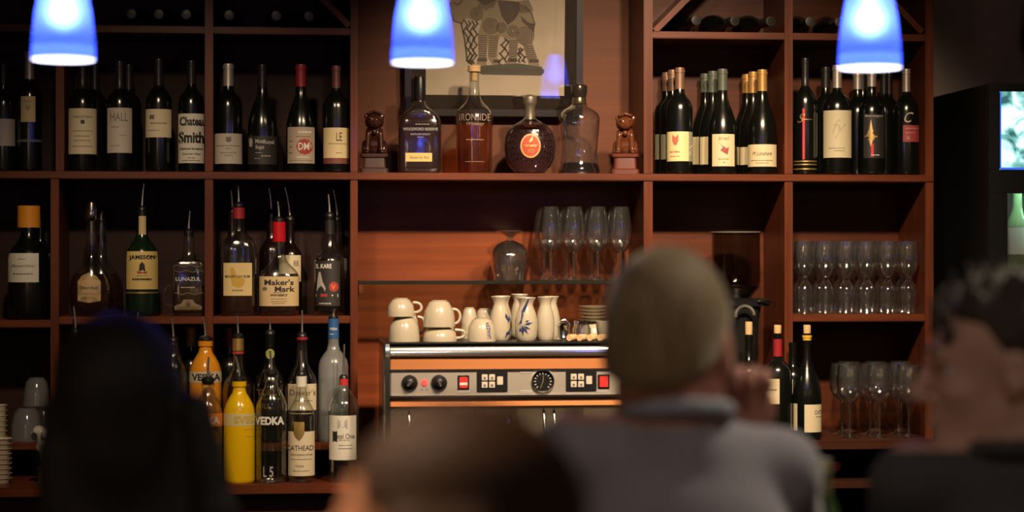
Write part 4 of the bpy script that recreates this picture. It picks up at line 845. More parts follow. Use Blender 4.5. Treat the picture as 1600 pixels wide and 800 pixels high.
for x, rot in ((640, 0), (686, 1)):
    kn = faceon([(12.5*kp, -.002), (12.5*kp, .006), (11*kp, .010), (7*kp, .011), (6.5*kp, .022), (5*kp, .024)], x, 597).build('knob', BLACK, em)
    g = MB(); g.box(-6*kp, 6*kp, -.026, -.022, -1.6*kp, 1.6*kp, .0006); ca, sa = math.cos(.8-rot*2), math.sin(.8-rot*2); g.v = [(p[0]*ca-p[2]*sa+X(x), p[1]+YM, p[0]*sa+p[2]*ca+Zm(597)) for p in g.v]
    g.shift(EO).build('grip', mat('pewter_grip', (.35, .33, .30), .3, .8), kn)
faceon([(5*kp, -.001), (5*kp, .003), (3*kp, .006)], 663, 597).build('indicator_lamp', mat('lit_red_lamp', (.8, .03, .03), .3, emit=(1, .06, .05), es=1.6), em)
REDSW = mat('red_rocker', (.62, .04, .035), .3, emit=(1, .05, .04), es=.12)
for x in (724, 943):
    fr = ebox('rocker_switch', x-9, x+9, 586, 608, YM-.004, YM, BLACK, .001)
    ebox('rocker', x-6.5, x+6.5, 588.5, 606, YM-.008, YM-.004, REDSW, .0015, fr)
    if x == 724: ebox('rocker_mark', x-6, x+6, 597, 601, YM-.0088, YM-.008, WHITE, 0, fr)
KEYM = mat('ivory_key', (.66, .60, .50), .4)
for x in (769, 908):
    kpad = ebox('keypad', x-24, x+24, 580.5, 612, YM-.004, YM, BLACK, .0015)
    for i in range(2):
        for j in range(2):
            ky = ebox('key', x-16.5+i*11.5, x-7.5+i*11.5, 584.5+j*11.5, 594+j*11.5, YM-.007, YM-.004, KEYM, .0008, kpad)
            MB().add([((X(x-14.5+i*11.5+q)), YM-.0072, Zm(586.5+j*11.5+w_)) for q, w_ in ((1, 6), (4, 6), (4.5, 2), (.5, 2))], [(0, 1, 2, 3)]).shift(EO).build('cup_symbol', GREYINK, kpad, smooth=False)
    ebox('key', x+7.5, x+16.5, 588, 601, YM-.007, YM-.004, KEYM, .0008, kpad)
ga = faceon([(18*kp, -.001), (18*kp, .008), (16.5*kp, .011), (15.6*kp, .010), (15.4*kp, .004)], 848, 596, n=32).build('pressure_gauge', CHROME, em)
faceon([(15.3*kp, .003), (15.3*kp, .0045)], 848, 596, n=32).build('dial', BLACK, ga)
tk = MB()
for i in range(13):
    a_ = math.radians(-135+i*22.5); r0, r1 = 11*kp, 14*kp; w_ = .5*kp
    for r in (0,):
        c_, s_ = math.sin(a_), math.cos(a_)
        tk.add([(X(848)+c_*r0-s_*w_, YM-.005, Zm(596)+s_*r0+c_*w_), (X(848)+c_*r1-s_*w_, YM-.005, Zm(596)+s_*r1+c_*w_), (X(848)+c_*r1+s_*w_, YM-.005, Zm(596)+s_*r1-c_*w_), (X(848)+c_*r0+s_*w_, YM-.005, Zm(596)+s_*r0-c_*w_)], [(0, 1, 2, 3)])
tk.shift(EO).build('dial_marks', WHITE, ga, smooth=False)
nd = MB()
for dx, dy in ((-4, 11), (1, -10)): nd.tube([(X(848), YM-.0056, Zm(596)), (X(848+dx), YM-.0056, Zm(596+dy))], [.0009, .0004], 6)
nd.shift(EO).build('needle', mat('brass_needle', (.75, .6, .25), .4, .5), ga)
PLATE = mat('engraved_plate', (.62, .60, .56), .45, .6)
for x, y in ((724, 611.5), (822, 581.5), (822, 612.5), (940, 612)):
    MB().loft([(0, 10.5*kp, 2.6*kp, 3), (.0012, 10.2*kp, 2.4*kp, 3)], 20).build('name_plate', PLATE, em).data.transform(Matrix.Translation((X(x)+EO.x, YM+EO.y, Zm(y)+EO.z)) @ Matrix.Rotation(math.pi/2, 4, 'X'))
o = MB(); o.add([(X(657+i*4), YM-.0006, Zm(607+j)) for j in (0, 1.4) for i in range(4)], [(0, 1, 5, 4), (2, 3, 7, 6)]).shift(EO).build('fine_print', GREYINK, em, smooth=False)
# group heads, portafilters, steam pipes below the bands
for x in (700, 800, 905):
    MB().lathe([(.030, Zm(690)), (.036, Zm(684)), (.036, Zm(662)), (.028, Zm(655)), (.028, Zm(634))], 22).shift((X(x), YM+.11, 0)).shift(EO).build('group_head', CHROME, em)
    MB().tube([(X(x), YM+.075, Zm(688)), (X(x), YM-.02, Zm(692)), (X(x), YM-.10, Zm(700))], [.008, .011, .013], 12).shift(EO).build('portafilter_handle', BLACK, em)
for x in (640, 745, 852, 868, 1000):
    MB().tube([(X(x), YM+.05, Zm(634)), (X(x), YM+.03, Zm(650)), (X(x+2), YM+.01, Zm(700))], .0045, 10).shift(EO).build('steam_pipe', CHROME, em)

# ------------------------------------------------------------------ crockery on the machine
ZT_M = Zm(534.5)+.0005
def handle(r, z0, z1, out, th=.004, side=1): return MB().tube([(side*(r-.003+(out+.003)*math.sin(math.pi*i/12)**.7), 0, (z0+z1)/2-(z1-z0)/2*math.cos(math.pi*i/12)) for i in range(13)], th, 10)
def cup(label, x0, x1, y0, y1, Y, z, up=False, hs=1, hy=None, hang=0, taper=.80, mark=None):
    cx = (x0+x1)/2; k = MPP(cx, Y); r = (x1-x0)/2*k; h = (y1-y0)*k
    t = thing('coffee_cup', label, 'cup', (P(cx, 400, Y).x, Y, z), hang, 'coffee cups on the espresso machine')
    pr = [(r*taper*.55, h), (r*taper*.72, h*.985), (r*taper*.82, h*.93), (r*.92, h*.62), (r*.985, h*.25), (r, .004), (r*1.0, .0), (r*.95, .0), (r*.93, .006), (r*.86, h*.6), (r*.6, h*.9)]
    if up: pr = [(a_, h-b_) for a_, b_ in pr]
    MB().lathe(pr, 32, True, False).build('cup_body', PORC, t)
    MB().lathe([(r*taper*.62, h if not up else 0), (r*taper*.62, h+.003 if not up else -.0), (r*taper*.5, h+.003 if not up else 0)], 24, False, False).build('foot_ring', PORC, t)
    if hs: handle(r*.94, h*.22, h*.80, r*.55, .0042, hs).build('handle', PORC, t)
    if mark:
        v, f = text_geo(mark, .03); ct = math.cos(math.pi/2)
        mb = MB()
        for q in [0]:
            vs_ = []
            for a_, b_ in v:
                zz = h*.5+a_*h*.72; rr = float(np.interp(zz, [0, .25*h, .62*h, .93*h], [r, r*.985, r*.92, r*.82*taper]))+.0006; an = (.45*r-b_*7*k)/r
                vs_.append((rr*math.sin(an), -rr*math.cos(an), zz))
            mb.add(vs_, f).build('lettering', BLUEINK, t, smooth=False)
    return t
kM = lambda Y: MPP(700, Y)
Yc = -.29
zA1 = ZT_M+39*kM(Yc)
cup('lower overturned cup of the leftmost stack, ribbed by its handle', 607, 656, 497, 535, Yc, ZT_M, hs=0)
t_ = cup('upper overturned cup of the leftmost stack, handle to the right', 605, 648, 470, 497, Yc, zA1, hs=1)
cup('overturned cup behind the leftmost stack', 618, 655, 490, 535, Yc+.10, ZT_M, hs=1)
zA2 = ZT_M+22.5*kM(Yc)
cup('wide lower cup of the second stack with handle to the right', 661, 714, 513, 535, Yc, ZT_M, hs=1)
cup('large overturned cup on top of the second stack', 661, 711, 472, 512, Yc, zA2, hs=0)
cup('upper cup behind the second stack, its handle peeping out', 668, 709, 482, 522, Yc+.11, ZT_M+16*kM(Yc), hs=1)
cup('lower cup hidden behind the second stack', 664, 708, 519, 535, Yc+.11, ZT_M, hs=0)
cup('overturned cup with blue sideways lettering before the sake flasks', 730, 775, 500, 535, Yc-.02, ZT_M, hs=0, mark='LAVAZZA')
cup('overturned cup at the back right of the second stack', 719, 748, 488, 535, Yc+.185, ZT_M, hs=0)
cup('small overturned cup behind the blue lettered cup', 743, 771, 488, 535, Yc+.105, ZT_M, hs=0, taper=1.0)
def flask(label, cx, Y, yt, hw, paint=None):
    k = MPP(cx, Y); H = (535-yt)*k; r = hw*k
    t = thing('sake_flask', label, 'flask', (P(cx, 400, Y).x, Y, ZT_M), FACE(cx), 'white sake flasks on the espresso machine')
    prof = [(r*.78, 0), (r*.86, .003), (r*.95, H*.12), (r, H*.32), (r*.97, H*.48), (r*.84, H*.64), (r*.66, H*.77), (r*.60, H*.83), (r*.68, H*.91), (r*.86, H*.985), (r*.84, H), (r*.62, H*.93), (r*.5, H*.83), (r*.5, H*.7)]
    MB().lathe(prof, 32, True, True).build('flask_body', PORC, t)
    if paint:
        zs = [z for _, z in prof[:11]]; rs = [a for a, _ in prof[:11]]
        def on(px, py):
            z = (535-py)*k; rr = float(np.interp(z, zs, rs))+.0007; a_ = max(-1.3, min(1.3, math.asin(max(-.97, min(.97, (px-cx)*k/rr))))); return (rr*math.sin(a_), -rr*math.cos(a_), z)
        for pl in paint:
            mb = MB(); N = len(pl); c_ = (sum(q[0] for q in pl)/N, sum(q[1] for q in pl)/N)
            mb.add([on(*c_)]+[on((q[0]+c_[0])/2, (q[1]+c_[1])/2) for q in pl]+[on(*q) for q in pl], [(0, 1+i, 1+(i+1) % N) for i in range(N)]+[(1+i, 1+N+i, 1+N+(i+1) % N, 1+(i+1) % N) for i in range(N)])
            mb.build('painted_leaf', BLUEINK, t, smooth=False)
    return t
leaf = lambda x0, y0, x1, y1, w_: [(x0, y0), ((x0+x1)/2-(y1-y0)*w_, (y0+y1)/2+(x1-x0)*w_), (x1, y1), ((x0+x1)/2+(y1-y0)*w_, (y0+y1)/2-(x1-x0)*w_)]
flask('white sake flask with a few blue leaves, leftmost in front', 781, Yc+.037, 466, 16.5, [leaf(790, 492, 793, 504, .18), leaf(797, 496, 794, 508, .2), leaf(798, 516, 789, 532, .16)])
flask('white sake flask hidden behind the leftmost one', 785, Yc+.115, 467, 15)
bam = [[(807, 535), (812, 535), (814, 512), (818, 490), (827, 470), (825, 469), (815, 488), (810, 510)]]+[leaf(818, 510, 833, 506, .16), leaf(817, 511, 829, 517, .14), leaf(816, 511, 825, 524, .14), leaf(816, 510, 817, 527, .14), leaf(820, 506, 827, 502, .2)]
flask('white sake flask painted with blue bamboo', 822, Yc, 467, 17.8, bam)
flask('white sake flask peeping out left behind the bamboo one', 812, Yc+.19, 466, 16)
flask('plain white sake flask, rightmost in front', 852, Yc+.037, 467, 14.5)
flask('plain white sake flask hidden behind the rightmost one', 861, Yc+.115, 468, 14.5)
# small jug, jar, saucers, corks
k = MPP(880, Yc)
t = thing('metal_creamer', 'small metal creamer with domed lid beside the sake flasks', 'creamer', (P(880, 400, Yc).x, Yc, ZT_M))
MB().lathe([(14*k, 0), (15*k, .003), (11*k, .006), (9*k, .012), (9.5*k, 20*k), (10.5*k, 24*k), (9.5*k, 25*k), (6*k, 28*k), (1.5*k, 29*k), (1.8*k, 32*k)], 24).build('pot_body', CHROME, t)
MB().tube([(-8*k, 0, 24*k), (-5*k, 0, 31*k), (3*k, 0, 33*k), (9*k, 0, 28*k), (11*k, 0, 24*k)], .0018, 8).build('bail_handle', CHROME, t)
t = thing('glass_jar', 'small glass jar beside the metal creamer on the machine', 'jar', (P(909, 400, Yc+.03).x, Yc+.03, ZT_M))
MB().lathe([(12*k, 0), (14.5*k, .004), (14.5*k, 18*k), (12*k, 23*k), (12*k, 27*k), (11*k, 27*k), (11*k, 23*k), (13.5*k, 18*k), (13.5*k, .006)], 24).build('jar_glass', GLASS, t)
MB().lathe([(12.5*k, 26*k), (12.8*k, 30*k), (12*k, 31*k)], 24).build('lid', CHROME, t)
Ys = Yc+.115
for i, w_ in enumerate(('lowest saucer', 'second saucer from below', 'third saucer from below', 'fourth saucer from below', 'topmost saucer')):
    kk = MPP(928, Ys); z0 = ZT_M+26*kk+i*5.2*kk
    t = thing('saucer', w_+' of the white stack behind the glass jar', 'saucer', (P(927, 400, Ys).x, Ys, z0), group='saucers on the espresso machine')
    MB().lathe([(11*kk, 0), (12*kk, .0015), (22*kk, 3.6*kk), (23*kk, 4.6*kk), (22*kk, 4.8*kk), (11*kk, 1.8*kk)], 32).build('saucer_plate', PORC, t)
t = thing('coffee_cup', 'overturned bowl carrying the white saucer stack', 'cup', (P(927, 400, Ys).x, Ys, ZT_M), group='coffee cups on the espresso machine')
MB().lathe([(22*kk, 0), (21*kk, 8*kk), (17*kk, 20*kk), (12*kk, 25.6*kk)], 28).build('cup_body', PORC, t)
t = thing('coffee_cup', 'small white cup stacked right end of the machine by the blond man', 'cup', (P(946, 400, Yc).x, Yc, ZT_M), group='coffee cups on the espresso machine')
MB().lathe([(11*k, 0), (12*k, .002), (15*k, 26*k), (16*k, 30*k), (15*k, 30*k), (11*k, 4*k)], 28).build('cup_body', PORC, t)
CORKP = mat('pale_cork', (.72, .50, .27), .8, noise=.2, nscale=300)
for i, (px, yaw, dy, w_) in enumerate(((894, .9, -.05, 'leftmost loose cork lying on the machine edge'), (910, .9, -.05, 'second loose cork lying on the machine edge'), (926, .9, -.05, 'third loose cork lying on the machine edge'), (942, .9, -.052, 'rightmost loose cork lying on the machine edge'))):
    t = thing('wine_cork', w_, 'cork', (P(px, 400, Yc+dy).x, Yc+dy, ZT_M+.0105), yaw, 'loose corks on the espresso machine')
    b = MB().lathe([(.0090, -.017), (.0098, -.016), (.0098, .016), (.0090, .017)], 16); b.v = [(z, x, y) for x, y, z in b.v]; b.build('cork_body', CORKP, t)
    b = MB().lathe([(.0099, -.004), (.0100, 0), (.0099, .004)], 16, False, False); b.v = [(z, x, y) for x, y, z in b.v]; b.build('printed_band', TAN, t)

# ------------------------------------------------------------------ glasses on the glass shelf
ZG = zg1+.0005
def glass_dup(proto, label, px, Y, z, rz=0, first=False, Yx=None):
    loc = (P(px, 400, Y if Yx is None else Yx).x, Y, z)
    if first: proto.location = loc; proto.rotation_euler.z = rz; proto['label'] = label; return proto
    return dup(proto, loc, rz, label)
k = MPP(900, .06)
def flute_proto():
    t = thing('champagne_flute', 'champagne flute', 'glass', group='champagne flutes on the glass shelf'); H = 115*k
    w_ = 18*k
    MB().lathe([(w_*.70, H), (w_*.86, H*.86), (w_, H*.68), (w_*.98, H*.56), (w_*.80, H*.46), (w_*.48, H*.395), (.006, H*.37), (.004, H*.36), (.006, H*.40), (w_*.44, H*.41), (w_*.76, H*.47), (w_*.93, H*.56), (w_*.95, H*.68), (w_*.82, H*.86), (w_*.67, H)], 28, False, False).build('bowl', GLASS, t)
    MB().lathe([(.0058, H*.05), (.0045, H*.1), (.0048, H*.25), (.0062, H*.35), (.009, H*.385)], 14).build('stem', GLASS, t)
    MB().lathe([(w_*.88, 0), (w_*.90, .0015), (w_*.5, H*.02), (.006, H*.055)], 28).build('foot', GLASS, t)
    return t
fl = flute_proto()
for i, (px, w_) in enumerate(((861, 'leftmost champagne flute in the front row on the glass shelf'), (897, 'second champagne flute from the left in the front row'), (934, 'third champagne flute from the left in the front row'), (970, 'rightmost champagne flute in the front row by the upright'))):
    glass_dup(fl, w_, px, .065, ZG, 0, i == 0)
for px, w_ in ((850, 'leftmost champagne flute in the back row on the glass shelf'), (886, 'second champagne flute from the left in the back row'), (925, 'third champagne flute from the left in the back row'), (961, 'rightmost champagne flute in the back row behind the blond head')):
    glass_dup(fl, w_, px, .17, ZG)
def snifter_proto():
    t = thing('brandy_snifter', 'overturned brandy snifter', 'glass', group='overturned brandy snifters'); r = 30*k; H = 78*k
    pr = [(r*.80, 0), (r*.86, H*.12), (r*.97, H*.30), (r, H*.42), (r*.92, H*.58), (r*.68, H*.70), (r*.34, H*.77), (.006, H*.80), (.006, H*.78), (r*.32, H*.755), (r*.65, H*.685), (r*.88, H*.57), (r*.96, H*.42), (r*.93, H*.3), (r*.83, H*.12), (r*.77, 0)]
    MB().lathe(pr, 32, False, False).build('bowl', GLASS, t)
    MB().lathe([(.010, H*.76), (.0065, H*.81), (.007, H*.86), (.014, H*.90)], 14).build('stem', GLASS, t)
    MB().lathe([(.012, H*.89), (r*.35, H*.93), (r*.66, H*.965), (r*.69, H*.985), (r*.66, H), (r*.3, H*.985)], 28).build('foot', GLASS, t)
    return t
sn = snifter_proto(); glass_dup(sn, 'overturned brandy snifter in front on the glass shelf', 796, .065, ZG, 0, True)
glass_dup(sn, 'overturned brandy snifter behind the front one', 799, .185, ZG)

# ------------------------------------------------------------------ wine glasses in the right bays
def wineglass_proto(H, R, name, group, tall=.5):
    t = thing(name, name, 'glass', group=group)
    MB().lathe([(R*.86, H), (R*.95, H*.88), (R, H*.75), (R*.95, H*.65), (R*.75, H*.555), (R*.4, H*.49), (.005, H*.465), (.004, H*.47), (R*.37, H*.505), (R*.71, H*.57), (R*.91, H*.66), (R*.955, H*.75), (R*.91, H*.88), (R*.83, H)], 24, False, False).build('bowl', GLASS, t)
    MB().lathe([(.006, H*.04), (.0042, H*.10), (.004, H*.30), (.0065, H*.42), (.010, H*.485)], 12).build('stem', GLASS, t)
    MB().lathe([(R*.86, 0), (R*.88, .0016), (R*.45, H*.02), (.006, H*.045)], 24).build('foot', GLASS, t)
    return t
k = MPP(1340, .06)
def goblet_proto(H, R):
    t = thing('wine_glass', 'footed goblet', 'glass', group='wine glasses on the upper right shelf')
    MB().lathe([(R*.93, H), (R*.97, H*.93), (R, H*.82), (R*.93, H*.70), (R*.74, H*.60), (R*.45, H*.53), (R*.28, H*.505), (R*.26, H*.515), (R*.42, H*.545), (R*.70, H*.615), (R*.89, H*.71), (R*.955, H*.82), (R*.92, H*.93), (R*.89, H)], 24, False, False).build('bowl', GLASS, t)
    MB().lathe([(R*.26, H*.46), (R*.34, H*.485), (R*.26, H*.515)], 14).build('stem_knop', GLASS, t)
    MB().lathe([(R*.84, 0), (R*.88, H*.012), (R*.80, H*.05), (R*.70, H*.10), (R*.78, H*.22), (R*.80, H*.30), (R*.66, H*.39), (R*.40, H*.445), (R*.26, H*.465)], 24).build('foot', GLASS, t)
    return t
g1 = goblet_proto(113*k, 16.4*k)
ordn = ['leftmost', 'second', 'third', 'fourth', 'fifth', 'rightmost']
first = True
for r, (Y, rn) in enumerate(((.045, 'front'), (.125, 'middle'), (.205, 'back'))):
    for i in range(6):
        w_ = f"{ordn[i]} wine glass {'from the left ' if 0 < i < 5 else ''}in the {rn} row of the upper right shelf"
        glass_dup(g1, w_, 1257.5+i*32.5+random.uniform(-.4, .4)+(0, 1.5, -1.5)[r], Y, ZLOWR+.0005, random.uniform(0, 3), first, .045); first = False
g2 = wineglass_proto(112*MPP(1360, -.06), 21*MPP(1360, -.06), 'wine_glass', 'wine glasses on the lower right counter')
first = True
for r, (Y, rn, xs) in enumerate(((-.095, 'front', (1328, 1374, 1420)), (.01, 'middle', (1316, 1360, 1404)), (.11, 'back', (1326, 1368, 1408)))):
    for i, px in enumerate(xs):
        w_ = f"{('leftmost', 'middle', 'rightmost')[i]} wine glass in the {rn} row on the lower right counter"
        glass_dup(g2, w_, px, Y, ZRIGHT+.0005, random.uniform(0, 3), first); first = False

# ------------------------------------------------------------------ coffee grinder
YG = .055; k = MPP(1160, YG)
t = thing('coffee_grinder', 'black coffee grinder with clear bean hopper and coiled cord', 'coffee grinder', (P(1153, 400, YG).x, YG+.03, ZMACH+.0006))
z = lambda y: P(1160, y, YG).z-ZMACH
HOP = thin_glass('smoky_hopper_plastic', (.62, .60, .58))
MB().lathe([(20*k, z(470)), (36*k, z(450)), (38*k, z(440)), (38*k, z(364)), (37*k, z(364)), (37*k, z(440)), (19*k, z(468))], 36, False, False).build('hopper', HOP, t)
MB().lathe([(39*k, z(365)), (39.5*k, z(361)), (36*k, z(359.5)), (5*k, z(359))], 36, False, True).build('hopper_lid', HOP, t)
MB().tube([(39*k*math.cos(a*math.pi/18), 39*k*math.sin(a*math.pi/18), z(363)) for a in range(37)], .0016, 6).build('lid_rim', mat('clear_rim', (.4, .4, .38), .1, .4), t)
MB().lathe([(36*k, z(447)), (20*k, z(464)), (18*k, z(468))], 28).build('coffee_beans', mat('coffee_beans', (.03, .014, .008), .4, bump=1, nscale=120), t)
MB().loft([(0, .066, .11, 6), (.03, .066, .11, 6), (.05, .06, .085, 6), (z(560), .055, .075, 5), (z(500), .06, .085, 5), (z(478), .068, .09, 4), (z(466), .055, .06, 2)], 32).build('grinder_body', BLACK, t)
MB().loft([(z(478), .085, .10, 4, .01, 0), (z(470), .087, .102, 4, .01, 0), (z(467), .08, .09, 4, .01, 0)], 32).build('top_collar', BLACK, t)
coil = [(0.0+(14.5*k+.0045*math.cos(i*1.05))*math.cos(math.pi*(.0+i/150.0*1.05)), -.125+.0045*math.sin(i*1.05), z(492)+(14.5*k+.0045*math.cos(i*1.05))*math.sin(math.pi*(i/150.0*1.05))) for i in range(151)]
MB().tube(coil, .0014, 6).build('coiled_cord', mat('grey_cord', (.16, .15, .14), .35), t)
MB().tube([(P(1175, 0, YG).x-t.location.x, -.11, z(470)), (P(1190, 0, YG).x-t.location.x, -.11, z(469)), (P(1204, 0, YG).x-t.location.x, -.10, z(474)), (P(1203, 0, YG).x-t.location.x, -.09, z(480))], .0022, 8).build('lid_handle', CHROME, t)

# ------------------------------------------------------------------ wine dispenser cabinet at the right
YF = -.24
xa = P(1545, 400, YF).x; xb = P(1790, 400, YF).x; zt = P(1545, 130, YF).z
t = thing('wine_dispenser', 'tall black wine dispenser cabinet with bright screen and lit window at the right edge', 'cabinet', ((xa+xb)/2, (YF+.3)/2, 0)); o_ = -t.location
zs0, zs1 = P(1575, 265, YF).z, P(1575, 143, YF).z; zw0, zw1 = P(1580, 436, YF).z, P(1580, 302, YF).z
xw = P(1574.5, 400, YF).x; xs_ = P(1563, 400, YF).x
bx = lambda name, x0, x1, y0, y1, z0, z1, m, b=.003, par=None: MB().box(x0, x1, y0, y1, z0, z1, b).shift(o_).build(name, m, par or t)
bx('side_panel', xa, xa+.02, YF+.015, .34, 0, zt, BLACKM); bx('side_panel', xb-.02, xb, YF+.015, .34, 0, zt, BLACKM)
bx('top_panel', xa+.02, xb-.02, YF+.015, .34, zt-.02, zt, BLACKM); bx('back_board', xa+.02, xb-.02, .32, .34, 0, zt-.02, BLACKM)
bx('front_frame', xa, xb, YF, YF+.015, zs1+.0, zt, BLACKM, .002); bx('front_frame', xa, xb, YF, YF+.015, zw1, zs0, BLACKM, .002); bx('front_frame', xa, xb, YF, YF+.015, 0, zw0, BLACKM, .002)
bx('front_frame', xa, xs_, YF, YF+.015, zs0, zs1, BLACKM, .002); bx('front_frame', xa, xw, YF, YF+.015, zw0, zw1, BLACKM, .002)
bx('front_frame', xb-.05, xb, YF, YF+.015, zs0, zs1, BLACKM, .002); bx('front_frame', xb-.05, xb, YF, YF+.015, zw0, zw1, BLACKM, .002)
SCR = mat('lit_screen_picture', (0, 0, 0), .2); nt = SCR.node_tree; L = nt.links.new
tc = nt.nodes.new('ShaderNodeTexCoord'); nz = nt.nodes.new('ShaderNodeTexNoise'); nz.inputs['Scale'].default_value = 14; nz.inputs['Detail'].default_value = 2; nz.inputs['Distortion'].default_value = 1.2
rp = nt.nodes.new('ShaderNodeValToRGB'); cr = rp.color_ramp; cr.elements[0].position = .33; cr.elements[0].color = (.03, .12, .12, 1); cr.elements[1].position = .62; cr.elements[1].color = (.9, 1, 1, 1)
e_ = cr.elements.new(.45); e_.color = (.22, .55, .50, 1); e_ = cr.elements.new(.53); e_.color = (.55, .85, .9, 1)
L(tc.outputs['Object'], nz.inputs['Vector']); L(nz.outputs['Fac'], rp.inputs[0]); L(rp.outputs[0], bs(SCR).inputs['Emission Color']); bs(SCR).inputs['Emission Strength'].default_value = 1.25
sc = bx('screen', xs_, xb-.05, YF+.002, YF+.012, zs0, zs1, SCR, 0)
BLU = mat('screen_edge_glow', (0, 0, 0), .3, emit=(.05, .15, .9), es=1.0)
bx('screen_edge', xs_, xb-.05, YF+.0005, YF+.002, zs0, zs0+.006, BLU, 0, sc); bx('screen_edge', xs_, xs_+.003, YF+.0005, YF+.002, zs0, zs1, BLU, 0, sc)
zsh = P(1580, 424, YF+.1).z
bx('lit_shelf', xa+.02, xb-.02, YF+.03, .30, zsh-.015, zsh, mat('pale_metal_shelf', (.5, .5, .48), .3, .6))
bx('light_strip', xw+.01, xb-.07, YF+.05, YF+.07, zw1+.012, zw1+.022, mat('cool_light_strip', (1, 1, 1), .5, emit=(.55, 1, .9), es=40))
bx('chamber_lining', xa+.025, xb-.025, .20, .21, zw0-.05, zw1+.03, mat('dark_chamber_lining', (.03, .05, .045), .6))
bx('window_pane', xw, xb-.05, YF+.004, YF+.008, zw0, zw1, GLASS, 0)
YQ = YF+.12
def inner_bottle(w_, px, first_):
    k = MPP(px, YQ); t2 = thing('wine_bottle', w_, 'bottle', (P(px, 400, YQ).x, YQ, zsh+.0005), FACE(px), 'bottles inside the wine dispenser')
    r = .038; H = .235
    MB().lathe([(a_*r, b_*H) for a_, b_ in ((.88, 0), (1, .03), (1, .52), (.92, .60), (.70, .68), (.45, .76), (.38, .82), (.36, 1.0))], 24).build('glass', mat('lit_green_glass', (.16, .22, .10), .08), t2)
    lb = MB(); lb.v = [((r+.0006)*math.sin(-1.45+2.9*i/14), -(r+.0006)*math.cos(-1.45+2.9*i/14), z_) for z_ in (.05, .13) for i in range(15)]; lb.f = [[i, i+1, i+16, i+15] for i in range(14)]
    lb.build('paper_label', WHITEL, t2)
inner_bottle('white labelled bottle lit inside the dispenser window', 1590, True)
inner_bottle('white labelled bottle further right inside the dispenser', 1650, False)
t = thing('wall_sculpture', 'dark rounded ornament on the wall above the dispenser cut by the right edge', 'ornament', (P(1606, 60, .36).x, .33, P(1606, 60, .36).z))
Soft().ell((0, 0, 0), (.03, .028, .08), k=.01).ell((.01, -.01, -.06), (.025, .02, .05), k=.01).ell((.01, 0, .08), (.028, .02, .04), k=.01).build('carved_body', mat('dark_bronze', (.03, .018, .012), .5), t, .006)

# ------------------------------------------------------------------ crockery at the bottom left
ZSL = ZT(40, 692)
def cup_stack(px, y0, y1, hw, Y, zb, words):
    k = MPP(px, Y); n = len(words); h = (y1-y0)*k/n
    for i, w_ in enumerate(words):
        t = thing('paper_cup', w_, 'cup', (P(px, 400, Y).x, Y, zb+i*h), group='stacked paper cups at the left edge')
        r = hw*k
        MB().lathe([(r*.80, 0), (r*.94, h*.9), (r*1.0, h*.96), (r*1.02, h*1.03), (r, h*1.1), (r*.95, h*1.06), (r*.78, h*.12)], 28).build('cup_wall', colmat('ivory_paper', (.62, .55, .42)), t)
ZFL = ZFRONT
o9 = ['lowest', 'second', 'third', 'fourth', 'fifth', 'sixth', 'seventh', 'eighth', 'ninth', 'tenth', 'eleventh', 'topmost']
cup_stack(-4, 632, 688, 15, .06, ZSL+.0005, [('topmost' if i == 6 else o9[i])+' paper cup '+('' if i in (0, 6) else 'from below ')+'in the stack on the left shelf' for i in range(7)])
cup_stack(-2, 703, 772, 20, -.085, ZFL+.0005, [('topmost' if i == 8 else o9[i])+' paper cup '+('' if i in (0, 8) else 'from below ')+'in the stack on the bottom left counter' for i in range(9)])
def bowl_glass(w_, px, y0, y1, hw, Y, zb):
    k = MPP(px, Y); r = hw*k; h = (y1-y0)*k
    t = thing('glass_bowl', w_, 'bowl', (P(px, 400, Y).x, Y, zb), group='overturned glass bowls on the left shelf')
    MB().lathe([(r, 0), (r*1.0, h*.1), (r*.93, h*.12), (r*.90, h*.5), (r*.75, h*.85), (r*.55, h*.97), (r*.5, h), (r*.48, h*.95), (r*.7, h*.82), (r*.86, h*.5), (r*.95, 0)], 28, False, False).build('bowl_wall', thin_glass('misted_glass', (.80, .80, .80), frost=.10, rough=.1), t)
    MB().lathe([(r*.5, h*.99), (r*.5, h*1.02), (r*.45, h*1.02)], 24).build('bowl_foot', GLASS, t)
kb = MPP(45, .07)
bowl_glass('lower overturned glass bowl on the left shelf', 42, 637, 688, 27, .075, ZSL+.0005)
bowl_glass('upper overturned glass bowl resting on the lower pair', 57, 590, 634, 22, .10, ZSL+.0010+53*kb)
bowl_glass('second lower overturned glass bowl by the first upright', 68, 640, 688, 20, .19, ZSL+.0005)
# steel container with a crumpled bag
Yk = -.15; k = MPP(80, Yk)
t = thing('steel_container', 'brushed steel container beside the dark haired woman at the bottom left', 'container', (P(80, 400, Yk).x, Yk, ZFRONT+.0005-.0))
hc = .0
MB().lathe([(19*k, 0), (20*k, .002), (20*k, 26*k), (20.8*k, 27*k), (19.5*k, 27*k), (19*k, 4*k)], 28).build('container_wall', STEEL, t)
t = thing('crumpled_bag', 'crumpled white plastic bag with dark print stuffed in the steel container', 'bag', (P(78, 400, Yk).x, Yk, ZFRONT+.01))
s = Soft()
s.cap((0, 0, .025), (0, 0, 40*k), .022, .024, .01).cap((0, 0, 40*k), (.004, 0, 60*k), .026, .034, .01).cap((0, 0, 55*k), (-.03, -.005, 78*k), .026, .018, .012).cap((.005, 0, 60*k), (.02, .01, 82*k), .02, .012, .01)
rr = random.Random(3)
for i in range(16): s.ell((rr.uniform(-.03, .03), rr.uniform(-.035, .0), rr.uniform(44, 80)*k), (.010, .008, .014), k=.006)
s.build('bag_film', mat('crinkled_white_film', (.62, .58, .50), .25, bump=.6, nscale=60), t, .005)
MB().add([(-.040+.009*math.cos(a*.524), -.030, 72*k+.011*math.sin(a*.524)) for a in range(12)], [tuple(range(12))]).build('dark_print', INK, t)
